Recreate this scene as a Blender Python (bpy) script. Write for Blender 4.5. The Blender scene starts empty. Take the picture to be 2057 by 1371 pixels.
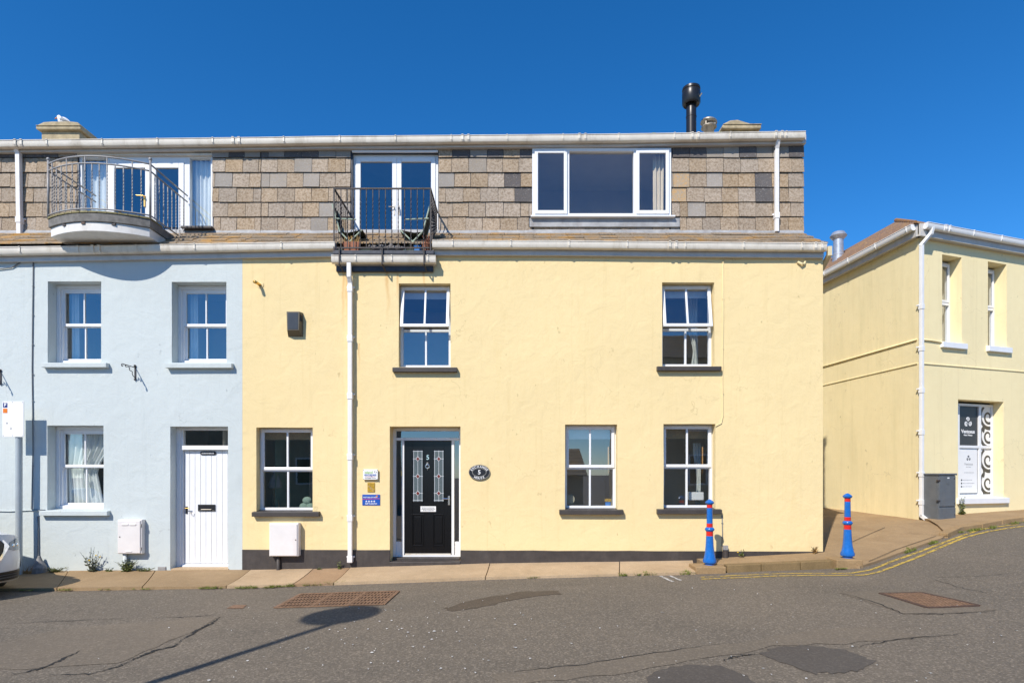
import bpy, bmesh, math, random
from mathutils import Vector, Matrix, noise

# ------------------------------------------------------------------ camera, sky, sun, exposure
SC = bpy.context.scene
F, CX, HY, CZ = 1207.5, 1028.5, 950.0, 1.62      # focal length and principal lines of the photograph (px), eye height (m)
D, DD = 10.5, 11.3                                # distance to the facades, distance to the slate-hung attic front
SUN = Vector((0.60, 1.0, -1.08)).normalized()     # the way the light travels

cam = bpy.data.cameras.new('camera'); camo = bpy.data.objects.new('camera', cam)
SC.collection.objects.link(camo)
cam.sensor_width = 36.0; cam.lens = 36.0 * F / 2057.0
cam.shift_y = (HY - 685.5) / 2057.0
cam.clip_start = 0.05; cam.clip_end = 2000
camo.location = (0, 0, CZ); camo.rotation_euler = (math.radians(90), 0, 0)
SC.camera = camo

w = bpy.data.worlds.new('World'); SC.world = w; w.use_nodes = True
nt = w.node_tree; bg = nt.nodes['Background']
sky = nt.nodes.new('ShaderNodeTexSky'); sky.sky_type = 'NISHITA'; sky.sun_disc = False
sky.sun_elevation = math.asin(-SUN.z); sky.sun_rotation = math.atan2(-SUN.x, -SUN.y)
sky.air_density = 1.0; sky.dust_density = 0.0; sky.ozone_density = 8.0; sky.altitude = 1000
hsv = nt.nodes.new('ShaderNodeHueSaturation'); hsv.inputs['Saturation'].default_value = 1.21
nt.links.new(sky.outputs[0], hsv.inputs['Color']); nt.links.new(hsv.outputs[0], bg.inputs[0]); bg.inputs[1].default_value = 0.138
sl = bpy.data.lights.new('sun', 'SUN'); slo = bpy.data.objects.new('sun', sl); SC.collection.objects.link(slo)
sl.energy = 4.2; sl.angle = math.radians(0.53); sl.color = (1.0, 0.94, 0.85)
slo.rotation_euler = SUN.to_track_quat('-Z', 'Y').to_euler(); slo.location = (-10, -20, 25)
SC.view_settings.view_transform = 'Standard'; SC.view_settings.look = 'None'
SC.view_settings.exposure = 0.35; SC.view_settings.gamma = 1.0
SC.view_settings.use_curve_mapping = False

# ------------------------------------------------------------------ helpers
rnd = random.Random(7)
WM = {}                                            # world matrices of what has been built
def X(px, y=D): return (px - CX) * y / F
def Z(py, y=D): return CZ - (py - HY) * y / F
I4 = Matrix.Identity(4)
def T(x, y, z): return Matrix.Translation((x, y, z))
MF = T(0, D, 0)
MA = T(0, DD, 0)

class MB:
    def __init__(s): s.v = []; s.f = []; s.m = []
    def add(s, vs, fs, m=0):
        o = len(s.v); s.v += [tuple(v) for v in vs]
        for f in fs: s.f.append([i + o for i in f]); s.m.append(m)
        return s
    def box(s, x0, x1, y0, y1, z0, z1, m=0):
        return s.add([(x0,y0,z0),(x1,y0,z0),(x1,y1,z0),(x0,y1,z0),(x0,y0,z1),(x1,y0,z1),(x1,y1,z1),(x0,y1,z1)],
              [(0,3,2,1),(4,5,6,7),(0,1,5,4),(1,2,6,5),(2,3,7,6),(3,0,4,7)], m)
    def ring(s, x0, x1, z0, z1, w, y0, y1, m=0, wb=None):
        wb = w if wb is None else wb
        s.box(x0, x0+w, y0, y1, z0, z1, m); s.box(x1-w, x1, y0, y1, z0, z1, m)
        s.box(x0+w, x1-w, y0, y1, z1-w, z1, m); s.box(x0+w, x1-w, y0, y1, z0, z0+wb, m); return s
    def prism(s, poly, y0, y1, m=0):               # poly in x,z extruded along y
        n = len(poly)
        vs = [(a, y0, b) for a, b in poly] + [(a, y1, b) for a, b in poly]
        return s.add(vs, [list(range(n)), list(range(2*n-1, n-1, -1))] + [(i, i+n, (i+1) % n + n, (i+1) % n) for i in range(n)], m)
    def tube(s, pts, r, n=8, m=0, close=False):
        pts = [Vector(p) for p in pts]; rs = r if isinstance(r, (list, tuple)) else [r]*len(pts)
        o = len(s.v); up = None
        for i, p in enumerate(pts):
            d = (pts[min(i+1, len(pts)-1)] - pts[max(i-1, 0)]).normalized()
            if up is None:
                up = Vector((0,0,1)) if abs(d.z) < .9 else Vector((1,0,0))
            a = d.cross(up).normalized(); b = a.cross(d).normalized(); up = b
            for k in range(n):
                t = 2*math.pi*k/n; s.v.append(tuple(p + a*math.cos(t)*rs[i] + b*math.sin(t)*rs[i]))
        for i in range(len(pts)-1):
            for k in range(n):
                s.f.append([o+i*n+k, o+i*n+(k+1) % n, o+(i+1)*n+(k+1) % n, o+(i+1)*n+k]); s.m.append(m)
        s.f.append([o+k for k in range(n)][::-1]); s.m.append(m)
        e = o+(len(pts)-1)*n; s.f.append([e+k for k in range(n)]); s.m.append(m); return s
    def lathe(s, prof, c=(0,0,0), n=20, m=0):
        o = len(s.v)
        for r, z in prof:
            for k in range(n):
                t = 2*math.pi*k/n; s.v.append((c[0]+r*math.cos(t), c[1]+r*math.sin(t), c[2]+z))
        for i in range(len(prof)-1):
            mm = m[i] if isinstance(m, list) else m
            for k in range(n):
                s.f.append([o+i*n+k, o+i*n+(k+1) % n, o+(i+1)*n+(k+1) % n, o+(i+1)*n+k]); s.m.append(mm)
        s.f.append([o+k for k in range(n)][::-1]); s.m.append(m[0] if isinstance(m, list) else m)
        e = o+(len(prof)-1)*n; s.f.append([e+k for k in range(n)]); s.m.append(m[-1] if isinstance(m, list) else m); return s
    def ball(s, c, r, n=10, m=0, sc=(1,1,1)):
        k = max(4, n//2+1)
        o = len(s.v)
        s.lathe([(max(1e-4, r*math.sin(math.pi*i/k)), -r*math.cos(math.pi*i/k)) for i in range(k+1)], (0,0,0), n, m)
        for i in range(o, len(s.v)):
            v = s.v[i]; s.v[i] = (c[0]+v[0]*sc[0], c[1]+v[1]*sc[1], c[2]+v[2]*sc[2])
        return s
    def sweepx(s, prof, path, m=0, cap=True):      # prof: (y,z) list; path: (x, y, z) list
        n = len(prof); o = len(s.v)
        for x, y, z in path:
            for a, b in prof: s.v.append((x, y+a, z+b))
        for i in range(len(path)-1):
            for k in range(n):
                s.f.append([o+i*n+k, o+i*n+(k+1) % n, o+(i+1)*n+(k+1) % n, o+(i+1)*n+k]); s.m.append(m)
        if cap:
            s.f.append([o+k for k in range(n)]); s.m.append(m)
            e = o+(len(path)-1)*n; s.f.append([e+k for k in range(n)][::-1]); s.m.append(m)
        return s
    def build(s, name, mats, parent=None, M=I4, smooth=False, bevel=0, recalc=True, auto=None):
        me = bpy.data.meshes.new(name); me.from_pydata(s.v, [], s.f)
        if not isinstance(mats, (list, tuple)): mats = [mats]
        for q in mats: me.materials.append(q)
        if len(mats) > 1: me.polygons.foreach_set('material_index', s.m)
        if recalc:
            bm = bmesh.new(); bm.from_mesh(me); bmesh.ops.recalc_face_normals(bm, faces=bm.faces); bm.to_mesh(me); bm.free()
        if smooth: me.polygons.foreach_set('use_smooth', [True]*len(me.polygons))
        if auto: me.set_sharp_from_angle(angle=math.radians(auto))
        o = link(name, me, parent, M)
        if bevel:
            b = o.modifiers.new('bevel', 'BEVEL'); b.width = bevel; b.segments = 2; b.limit_method = 'ANGLE'
        return o

def link(name, data, parent=None, M=I4):
    o = bpy.data.objects.new(name, data); SC.collection.objects.link(o)
    o.matrix_basis = M
    if parent is not None:
        o.parent = parent; o.matrix_parent_inverse = WM[parent.name].inverted()
    WM[o.name] = M.copy(); return o
def tag(o, label, cat, group=None):
    o['label'] = label; o['category'] = cat
    if group: o['group'] = group
    return o
def struct(o): o['kind'] = 'structure'; return o
def stuff(o): o['kind'] = 'stuff'; return o
def thing(name, label, cat, loc, group=None):
    return tag(link(name, None, None, T(*loc)), label, cat, group)
def copy_thing(root, M, label, group=None):
    r = root.copy(); SC.collection.objects.link(r); r.matrix_basis = M; WM[r.name] = M.copy(); r['label'] = label
    if group: r['group'] = group
    for ch in root.children:
        c = ch.copy(); SC.collection.objects.link(c); c.parent = r; c.matrix_parent_inverse = ch.matrix_parent_inverse.copy(); WM[c.name] = M.copy()
        for g in ch.children:
            d = g.copy(); SC.collection.objects.link(d); d.parent = c
    return r
RX90 = Matrix.Rotation(math.radians(90), 4, 'X')
def as_mesh(c, name):                                 # lettering as plain mesh
    t = bpy.data.objects.new(name, c); me = bpy.data.meshes.new_from_object(t); bpy.data.objects.remove(t); bpy.data.curves.remove(c); me.name = name; return me
def text(s, size, M, x, y, z, mat, parent, align='CENTER', name='lettering', ext=.0012, off=0.0, sx=1.0):
    c = bpy.data.curves.new(name, 'FONT'); c.body = s; c.size = size; c.align_x = align; c.align_y = 'CENTER'
    c.extrude = ext; c.offset = off; c.materials.append(mat); c.resolution_u = 4
    return link(name, as_mesh(c, name), parent, M @ T(x, y, z) @ RX90 @ Matrix.Diagonal((sx, 1, 1, 1)))
def pix2local(px, py, M):
    Mi = M.inverted(); o = Mi @ Vector((0, 0, CZ)); d = Mi.to_3x3() @ Vector(((px-CX)/F, 1, -(py-HY)/F))
    t = -o.y / d.y; p = o + d*t; return p.x, p.z

# ------------------------------------------------------------------ ground shape
FT = [(-300,-.6),(-40,-.3),(-8,-.17),(-4,-.145),(0,-.025),(3,.01),(5.5,.08),(7,.2),(8.5,.32),(10,.36),(12,.40),(14,.45),(30,.8),(300,1.5)]
HT = [(-300,-.5),(-12,-.3),(3,-.12),(5,-.06),(7.5,0),(10,0),(12.5,.25),(16.25,.36),(30,.6),(300,1)]
def tab(t, q):
    if q <= t[0][0]: return t[0][1]
    for (a, u), (b, v) in zip(t, t[1:]):
        if q <= b: return u + (v-u)*(q-a)/(b-a)
    return t[-1][1]
def gz(x, y):
    f = sum(tab(FT, x+d) for d in (-.6,-.3,0,.3,.6))/5
    return f + sum(tab(HT, y+d) for d in (-.3,0,.3))/3
def gp(px, py, off=0.0):                             # pixel on the ground -> point of the ground
    y = 8.0
    for _ in range(40):
        x = X(px, y); y = .5*y + .5*((CZ - gz(x, y) - off) * F / (py - HY))
    x = X(px, y); return Vector((x, y, gz(x, y) + off))

# ------------------------------------------------------------------ materials
def nodes(name):
    m = bpy.data.materials.new(name); m.use_nodes = True; t = m.node_tree
    return m, t, t.nodes['Principled BSDF']
def lk(t, a, b): t.links.new(a, b)
def pos(t, sc=(1,1,1)):
    g = t.nodes.new('ShaderNodeNewGeometry'); mp = t.nodes.new('ShaderNodeMapping'); mp.inputs['Scale'].default_value = sc
    lk(t, g.outputs['Position'], mp.inputs['Vector']); return mp.outputs[0]
def noi(t, v, scale, det=4, rough=.6, dist=0):
    n = t.nodes.new('ShaderNodeTexNoise'); n.inputs['Scale'].default_value = scale; n.inputs['Detail'].default_value = det
    n.inputs['Roughness'].default_value = rough; n.inputs['Distortion'].default_value = dist
    lk(t, v, n.inputs['Vector']); return n.outputs['Fac']
def rng(t, v, a, b, c=0.0, d=1.0):
    r = t.nodes.new('ShaderNodeMapRange'); r.inputs[1].default_value = a; r.inputs[2].default_value = b
    r.inputs[3].default_value = c; r.inputs[4].default_value = d; lk(t, v, r.inputs[0]); return r.outputs[0]
def mth(t, op, a, b):
    n = t.nodes.new('ShaderNodeMath'); n.operation = op
    for i, q in enumerate((a, b)):
        if isinstance(q, (int, float)): n.inputs[i].default_value = q
        else: lk(t, q, n.inputs[i])
    return n.outputs[0]
def mixc(t, fac, a, b, mode='MIX'):
    n = t.nodes.new('ShaderNodeMix'); n.data_type = 'RGBA'; n.blend_type = mode
    if isinstance(fac, (int, float)): n.inputs[0].default_value = fac
    else: lk(t, fac, n.inputs[0])
    for i, q in ((6, a), (7, b)):
        if isinstance(q, tuple): n.inputs[i].default_value = (*q[:3], 1)
        else: lk(t, q, n.inputs[i])
    return n.outputs[2]
def bump(t, p, h, strength=.3, dist=.01, prev=None):
    b = t.nodes.new('ShaderNodeBump'); b.inputs['Strength'].default_value = strength; b.inputs['Distance'].default_value = dist
    lk(t, h, b.inputs['Height'])
    if prev is not None: lk(t, prev, b.inputs['Normal'])
    return b.outputs[0]
def plain(name, col, rough=.5, metal=0.0, var=.12, vs=6.0, dirt=0.0, dcol=(.12,.1,.07), bmp=0.0, bs=120, spec=.5, rand=0.0):
    m, t, p = nodes(name); v = pos(t)
    a = tuple(min(1, c*(1+var)) for c in col); b = tuple(c*(1-var) for c in col)
    c = mixc(t, rng(t, noi(t, v, vs), .3, .7), b, a)
    if dirt:
        d = rng(t, noi(t, pos(t, (1, 1, .35)), 3.1, 6, .7), .52, .78, 0, dirt); c = mixc(t, d, c, dcol)
    if rand:
        oi = t.nodes.new('ShaderNodeObjectInfo'); hs = t.nodes.new('ShaderNodeHueSaturation')
        lk(t, rng(t, oi.outputs['Random'], 0, 1, 1-rand, 1+rand), hs.inputs['Value']); lk(t, c, hs.inputs['Color']); c = hs.outputs[0]
    lk(t, c, p.inputs['Base Color']); p.inputs['Roughness'].default_value = rough; p.inputs['Metallic'].default_value = metal
    p.inputs['Specular IOR Level'].default_value = spec
    if bmp: lk(t, bump(t, p, noi(t, v, bs, 3), bmp, .004), p.inputs['Normal'])
    return m

def stucco(name, col, dark, stains=None, green=0.0, relief=1.0):
    m, t, p = nodes(name); v = pos(t)
    c = mixc(t, rng(t, noi(t, v, .55, 3), .3, .7), tuple(q*.96 for q in col), tuple(min(1, q*1.03) for q in col))
    c = mixc(t, rng(t, noi(t, v, 6, 5, .7), .35, .8, 0, .22), c, dark)
    c = mixc(t, rng(t, noi(t, pos(t, (2.2, 2.2, .25)), 2.4, 5, .7), .56, .8, 0, .30), c, dark)
    c = mixc(t, rng(t, noi(t, pos(t, (5.0, 5.0, .16)), 1.6, 6, .75), .55, .75, 0, .35), c, tuple(q*.86 for q in dark))
    c = mixc(t, rng(t, noi(t, v, 1.5, 7, .8, .4), .54, .72, 0, .28), c, tuple(min(1, q*1.10) for q in col))
    # hairline cracks
    vc = t.nodes.new('ShaderNodeTexVoronoi'); vc.feature = 'DISTANCE_TO_EDGE'; vc.inputs['Scale'].default_value = .55
    vd = t.nodes.new('ShaderNodeVectorMath'); vd.operation = 'ADD'; nz = t.nodes.new('ShaderNodeTexNoise'); nz.inputs['Scale'].default_value = 2.6; nz.inputs['Detail'].default_value = 6; lk(t, v, nz.inputs['Vector']); lk(t, v, vd.inputs[0]); lk(t, nz.outputs['Color'], vd.inputs[1]); lk(t, vd.outputs[0], vc.inputs['Vector'])
    ck = mth(t, 'MULTIPLY', rng(t, vc.outputs['Distance'], .0, .006, 1, 0), rng(t, noi(t, v, .9, 3), .52, .64, 0, .38)); c = mixc(t, ck, c, tuple(q*.5 for q in dark))
    # small scuffs and chips
    sp = mth(t, 'MULTIPLY', rng(t, noi(t, pos(t, (1, 1, .55)), 9, 2), .70, .75), rng(t, noi(t, v, 2.3, 2), .42, .6))
    c = mixc(t, mth(t, 'MULTIPLY', sp, .55), c, tuple(q*.55 for q in dark))
    # splashed dirt close to the pavement and below sills has a patchy outline of its own
    if green:
        g = rng(t, noi(t, pos(t, (3.0, 3.0, .35)), 1.5, 6, .65), .48, .75, 0, green); c = mixc(t, g, c, (.34, .32, .12))
    if stains:                                      # rust runs: (x, z_top, width, length)
        g = t.nodes.new('ShaderNodeNewGeometry'); sx = t.nodes.new('ShaderNodeSeparateXYZ'); lk(t, g.outputs['Position'], sx.inputs[0])
        wob = rng(t, noi(t, v, 3.0, 3), 0, 1, -.05, .05)
        for x, z, wd, ln in stains:
            dx = mth(t, 'ABSOLUTE', mth(t, 'SUBTRACT', mth(t, 'ADD', sx.outputs[0], wob), x), 0)
            fx_ = rng(t, dx, 0, wd, 1, 0); fz_ = mth(t, 'MULTIPLY', rng(t, sx.outputs[2], z-ln, z, 0, 1), rng(t, sx.outputs[2], z, z+.01, 1, 0))
            c = mixc(t, mth(t, 'MULTIPLY', mth(t, 'MULTIPLY', fx_, fz_), .62), c, (.58, .27, .06))
    lk(t, c, p.inputs['Base Color']); p.inputs['Roughness'].default_value = .82; p.inputs['Specular IOR Level'].default_value = .25
    n1 = bump(t, p, noi(t, v, 3.2, 4, .55, .8), .28*relief, .04)
    n2 = bump(t, p, noi(t, v, 17, 5, .65, 1.2), .42*relief, .010, n1)
    n3 = bump(t, p, noi(t, v, 90, 3), .25*relief, .004, n2)
    lk(t, n3, p.inputs['Normal']); return m

def glass_mat(name, refl=.16, tint=(.90,.93,.94), wav=.0):
    m, t, p = nodes(name); t.nodes.remove(p); out = t.nodes['Material Output']
    g = t.nodes.new('ShaderNodeBsdfGlossy'); g.inputs['Roughness'].default_value = .004; g.inputs['Color'].default_value = (.95,.97,1,1)
    tr = t.nodes.new('ShaderNodeBsdfTransparent'); tr.inputs['Color'].default_value = (*tint, 1)
    lw = t.nodes.new('ShaderNodeLayerWeight'); lw.inputs['Blend'].default_value = .5
    mx = t.nodes.new('ShaderNodeMixShader'); lk(t, mth(t, 'ADD', mth(t, 'MULTIPLY', mth(t, 'POWER', lw.outputs['Facing'], 4.0), .7), refl), mx.inputs[0])
    lk(t, tr.outputs[0], mx.inputs[1]); lk(t, g.outputs[0], mx.inputs[2]); lk(t, mx.outputs[0], out.inputs[0])
    v = pos(t); b = bump(t, None, noi(t, v, 1.3, 1), .04, .02); lk(t, b, g.inputs['Normal']); return m

def slate_mat(name, a, b, lich=.5, lcol=(.33,.22,.10), patch=0.0):
    m, t, p = nodes(name); v = pos(t); oi = t.nodes.new('ShaderNodeObjectInfo')
    vv = t.nodes.new('ShaderNodeVectorMath'); vv.operation = 'ADD'; lk(t, v, vv.inputs[0])
    cmb = t.nodes.new('ShaderNodeCombineXYZ'); lk(t, mth(t, 'MULTIPLY', oi.outputs['Random'], 37.0), cmb.inputs[0]); lk(t, mth(t, 'MULTIPLY', oi.outputs['Random'], 91.0), cmb.inputs[2])
    lk(t, cmb.outputs[0], vv.inputs[1]); v = vv.outputs[0]
    c = mixc(t, rng(t, noi(t, v, 3, 4), .3, .7), a, b)
    c = mixc(t, rng(t, noi(t, v, 6, 5, .75), .50, .70, 0, .45), c, tuple(q*.62 for q in a))
    c = mixc(t, rng(t, noi(t, v, 26, 4, .75), .44, .62, 0, lich), c, lcol)
    c = mixc(t, rng(t, noi(t, v, 75, 3, .7), .55, .7, 0, .45), c, tuple(q*.45 for q in a))
    c = mixc(t, rng(t, noi(t, v, 40, 2), .60, .72, 0, .35), c, (.62,.58,.50))
    if patch: c = mixc(t, rng(t, noi(t, pos(t, (1, 2, 2)), 1.7, 6, .75), .50, .62, 0, patch), c, (.50, .24, .02))
    hs = t.nodes.new('ShaderNodeHueSaturation'); lk(t, rng(t, oi.outputs['Random'], 0, 1, .86, 1.08), hs.inputs['Value'])
    fr = t.nodes.new('ShaderNodeMath'); fr.operation = 'FRACT'; lk(t, mth(t, 'MULTIPLY', oi.outputs['Random'], 17.3), fr.inputs[0])
    lk(t, rng(t, fr.outputs[0], 0, 1, .75, 1.1), hs.inputs['Saturation'])
    lk(t, c, hs.inputs['Color']); lk(t, hs.outputs[0], p.inputs['Base Color']); p.inputs['Roughness'].default_value = .8
    lk(t, bump(t, p, noi(t, v, 40, 5, .7), .5, .01), p.inputs['Normal']); return m

def asphalt(name, base, warm, fine=1.0, patchy=.5):
    m, t, p = nodes(name); v = pos(t)
    c = mixc(t, rng(t, noi(t, v, .45, 5, .65, .6), .35, .65), base, warm)
    c = mixc(t, rng(t, noi(t, pos(t, (.5, 1.6, 1)), 1.1, 5, .7), .55, .75, 0, patchy), c, tuple(q*.72 for q in base))
    c = mixc(t, rng(t, noi(t, pos(t, (.6, 2.0, 1)), .8, 4, .6), .60, .78, 0, .45), c, tuple(min(1, q*1.55) for q in warm))
    c = mixc(t, rng(t, noi(t, v, 38, 3, .8), .40, .62, .0, .55*fine), c, tuple(q*.5 for q in base))
    vo = t.nodes.new('ShaderNodeTexVoronoi'); vo.inputs['Scale'].default_value = 62; lk(t, v, vo.inputs['Vector'])
    bw = t.nodes.new('ShaderNodeRGBToBW'); lk(t, vo.outputs['Color'], bw.inputs[0])
    c = mixc(t, rng(t, bw.outputs[0], .60, .9, 0, .45*fine), c, tuple(min(1, q*2.1) for q in warm))
    c = mixc(t, rng(t, noi(t, v, 23, 1), .80, .82, 0, .8), c, (.6,.58,.54))
    lk(t, c, p.inputs['Base Color']); p.inputs['Roughness'].default_value = .85; p.inputs['Specular IOR Level'].default_value = .3
    n1 = bump(t, p, noi(t, v, 1.2, 4), .4, .03); n2 = bump(t, p, noi(t, v, 70, 3, .7), .8*fine, .012, n1)
    lk(t, n2, p.inputs['Normal']); return m

def concrete(name, base, dark):
    m, t, p = nodes(name); v = pos(t)
    c = mixc(t, rng(t, noi(t, v, 1.3, 5, .7, .5), .35, .7), base, dark)
    c = mixc(t, rng(t, noi(t, v, 55, 3, .8), .4, .65, 0, .4), c, tuple(q*.55 for q in dark))
    c = mixc(t, rng(t, noi(t, v, 4.5, 6, .75), .55, .75, 0, .4), c, tuple(min(1, q*1.25) for q in base))
    lk(t, c, p.inputs['Base Color']); p.inputs['Roughness'].default_value = .88; p.inputs['Specular IOR Level'].default_value = .25
    n1 = bump(t, p, noi(t, v, 6, 5), .4, .02); lk(t, bump(t, p, noi(t, v, 80, 3), .5, .006, n1), p.inputs['Normal']); return m

def worn_paint(name, col):
    m, t, p = nodes(name); v = pos(t); out = t.nodes['Material Output']
    lk(t, mixc(t, rng(t, noi(t, v, 9, 4), .3, .7), tuple(q*.75 for q in col), col), p.inputs['Base Color']); p.inputs['Roughness'].default_value = .7
    tr = t.nodes.new('ShaderNodeBsdfTransparent'); mx = t.nodes.new('ShaderNodeMixShader')
    lk(t, rng(t, noi(t, v, 11, 6, .75), .40, .52, 0, 1), mx.inputs[0]); lk(t, tr.outputs[0], mx.inputs[1]); lk(t, p.outputs[0], mx.inputs[2])
    lk(t, mx.outputs[0], out.inputs[0]); return m

def leaf_mat(name, a, b):
    m, t, p = nodes(name)
    c = mixc(t, rng(t, noi(t, pos(t), 22, 2), .3, .7), a, b); lk(t, c, p.inputs['Base Color']); p.inputs['Roughness'].default_value = .6
    p.inputs['Subsurface Weight'].default_value = 0.0; return m

yx = X(690)
M_yel = stucco('yellow_render', (.815,.645,.345), (.70,.53,.245), stains=[(X(690), Z(545), .035, 1.2), (X(697), Z(548), .05, 1.0), (X(779), Z(546), .05, .9), (X(800), Z(550), .03, .5), (X(852), Z(545), .03, .5), (X(722), Z(690), .02, .5)])
M_blu = stucco('pale_blue_render', (.57,.615,.60), (.47,.52,.515))
M_cre = stucco('cream_render', (.90,.765,.45), (.80,.65,.35), relief=.5)
M_crs = stucco('stained_cream_render', (.89,.76,.45), (.74,.60,.31), green=.16, relief=.5)
M_pli = plain('black_masonry_paint', (.050,.041,.036), .6, var=.2, vs=9, dirt=.25, dcol=(.16,.14,.12), bmp=.5, bs=40)
M_bsl = plain('black_sill_paint', (.05,.042,.037), .55, var=.15, dirt=.3, dcol=(.13,.11,.1), bmp=.3, bs=60)
M_upv = plain('white_upvc', (.80,.80,.80), .28, var=.02)
M_wht = plain('white_gloss', (.80,.80,.80), .3, var=.03)
M_gut = plain('weathered_white_gutter', (.73,.67,.57), .4, var=.08, dirt=.75, dcol=(.33,.27,.18))
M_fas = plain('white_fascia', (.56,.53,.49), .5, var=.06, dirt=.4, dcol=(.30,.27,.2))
M_pip = plain('white_downpipe', (.80,.77,.74), .35, var=.04, dirt=.25, dcol=(.45,.36,.26))
M_lpi = plain('lichened_downpipe', (.72,.62,.40), .5, var=.15, dirt=.8, dcol=(.62,.33,.04))
M_sla = slate_mat('mineral_slate', (.37,.28,.19), (.45,.345,.24), .85, (.21,.14,.075))
M_slg = slate_mat('grey_slate', (.27,.24,.21), (.37,.32,.27), .4, (.32,.25,.16))
M_sld = slate_mat('new_and_shaded_dark_slate', (.085,.075,.075), (.11,.10,.10), .1)  # odd replaced slates; in the top course it carries painted gutter shade
M_slo = slate_mat('orange_lichen_slate', (.34,.27,.19), (.42,.30,.16), .95, (.50,.25,.03))
M_rof = slate_mat('mossy_roof_slate', (.29,.22,.15), (.36,.28,.20), .8, (.18,.12,.05), .7)
M_edg = plain('lichened_roof_edge', (.40,.34,.25), .9, var=.3, vs=14, dirt=.8, dcol=(.17,.17,.06), bmp=1, bs=40)
M_mos = plain('moss', (.13,.15,.03), .95, var=.4, vs=20, bmp=1, bs=60)
M_cap = plain('chimney_cement', (.42,.34,.21), .9, var=.25, vs=9, dirt=.7, dcol=(.14,.11,.06), bmp=.9, bs=30)
M_led = plain('lead_flashing', (.32,.32,.32), .55, var=.2, dirt=.7, dcol=(.12,.08,.06), bmp=.6, bs=25)
M_bit = plain('dark_bitumen', (.03,.035,.05), .5, var=.3, vs=12, dirt=.4, dcol=(.14,.14,.14), bmp=.6, bs=30)
M_irn = plain('rusty_black_iron', (.045,.038,.036), .6, var=.4, vs=25, dirt=.7, dcol=(.19,.08,.035), bmp=.5, bs=90)
M_gry = plain('grey_painted_iron', (.30,.29,.28), .45, var=.15, vs=12, dirt=.3, dcol=(.23,.12,.06))
M_blk = plain('black_flue', (.022,.022,.024), .35, metal=.3, var=.1)
M_ste = plain('dull_steel', (.42,.38,.32), .45, metal=.7, var=.15, vs=14)
M_gal = plain('galvanised_steel', (.42,.45,.50), .45, metal=.5, var=.2, vs=12)
M_brs = plain('brass', (.80,.50,.14), .3, metal=.9, var=.1)
M_chr = plain('chrome', (.80,.80,.80), .12, metal=1, var=.02)
M_gls = glass_mat('window_glass', .20)
M_glb = glass_mat('sky_glass', .34, (.66,.74,.80))
M_gld = glass_mat('dim_glass', .14, (.92,.92,.9))
M_rom = plain('room_plaster', (.62,.57,.48), .9, var=.1, vs=1)
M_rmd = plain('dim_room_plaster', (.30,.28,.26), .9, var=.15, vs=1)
M_cur = plain('white_net', (.78,.80,.76), .9, var=.05)
M_crm = plain('cream_curtain', (.70,.62,.48), .9, var=.06)
M_bln = plain('bamboo_blind', (.36,.24,.11), .8, var=.3, vs=40)
M_blw = plain('pale_blind', (.62,.64,.64), .8, var=.05)
M_dor = plain('black_door', (.005,.005,.006), .2, var=.1, spec=.35)
M_lea = plain('leading', (.62,.65,.68), .35, var=.05)
M_red = plain('red_glass', (.14,.02,.02), .1, var=.1)
M_obs = plain('obscured_glass', (.10,.125,.13), .12, var=.35, vs=60, bmp=.8, bs=120)
M_mtr = plain('meter_box_plastic', (.76,.72,.69), .45, var=.04, dirt=.18, dcol=(.42,.33,.27))
M_sgw = plain('sign_white', (.82,.81,.79), .35, var=.02)
M_sgb = plain('sign_blue', (.015,.09,.42), .3, var=.03)
M_nvy = plain('sign_navy', (.01,.02,.16), .3, var=.03)
M_org = plain('sign_orange', (.75,.19,.01), .4, var=.1, vs=60)
M_ylp = plain('gold_plaque', (.55,.33,.04), .35, metal=.3, var=.35, vs=40)
M_grn = plain('sign_green', (.28,.50,.10), .4, var=.05)
M_ink = plain('sign_ink', (.02,.02,.022), .4, var=.05)
M_grt = plain('grey_print', (.42,.42,.42), .5, var=.05)
M_pnk = plain('pink_print', (.60,.06,.16), .4, var=.05)
M_pbl = plain('blue_print', (.02,.10,.34), .4, var=.05)
M_bol = plain('blue_bollard_paint', (.012,.13,.46), .22, var=.12, vs=18, dirt=.35, dcol=(.10,.12,.14))
M_bor = plain('red_bollard_paint', (.62,.022,.016), .2, var=.06)
M_cab = plain('grey_cabinet', (.115,.125,.135), .5, var=.1, vs=7, dirt=.25, dcol=(.22,.19,.15))
M_rst = plain('rusty_cast_iron', (.215,.125,.072), .8, metal=.15, var=.35, vs=22, bmp=.8, bs=60)
M_rsd = plain('dark_rust', (.07,.038,.025), .85, var=.3, vs=22, bmp=.6, bs=60)
M_asp = asphalt('road_asphalt', (.150,.126,.096), (.185,.152,.113))
M_as2 = asphalt('dark_asphalt_patch', (.085,.072,.060), (.10,.086,.071), .5, .2)
M_as3 = asphalt('brown_asphalt', (.150,.124,.092), (.182,.147,.107), .6, .2)
M_oil = asphalt('oil_stain', (.092,.070,.048), (.112,.086,.060), .7, .3)
M_crk = plain('crack_filling', (.02,.019,.018), .95, var=.3, vs=30)
M_cn1 = concrete('brown_concrete', (.37,.255,.14), (.28,.19,.10))
M_cn2 = concrete('pale_concrete', (.54,.395,.245), (.42,.30,.18))
M_cn3 = concrete('reddish_concrete', (.41,.27,.155), (.32,.205,.115))
M_cn4 = concrete('alley_concrete', (.40,.275,.15), (.30,.20,.105))
M_krb = concrete('kerb_stone', (.28,.19,.09), (.19,.13,.06))
M_blo = concrete('bollard_plinth', (.40,.265,.135), (.30,.20,.10))
M_ypa = worn_paint('worn_yellow_line', (.62,.42,.07))
M_wpa = worn_paint('worn_white_mark', (.62,.60,.56))
M_grs = leaf_mat('kerb_grass', (.13,.17,.02), (.22,.24,.04))
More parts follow.
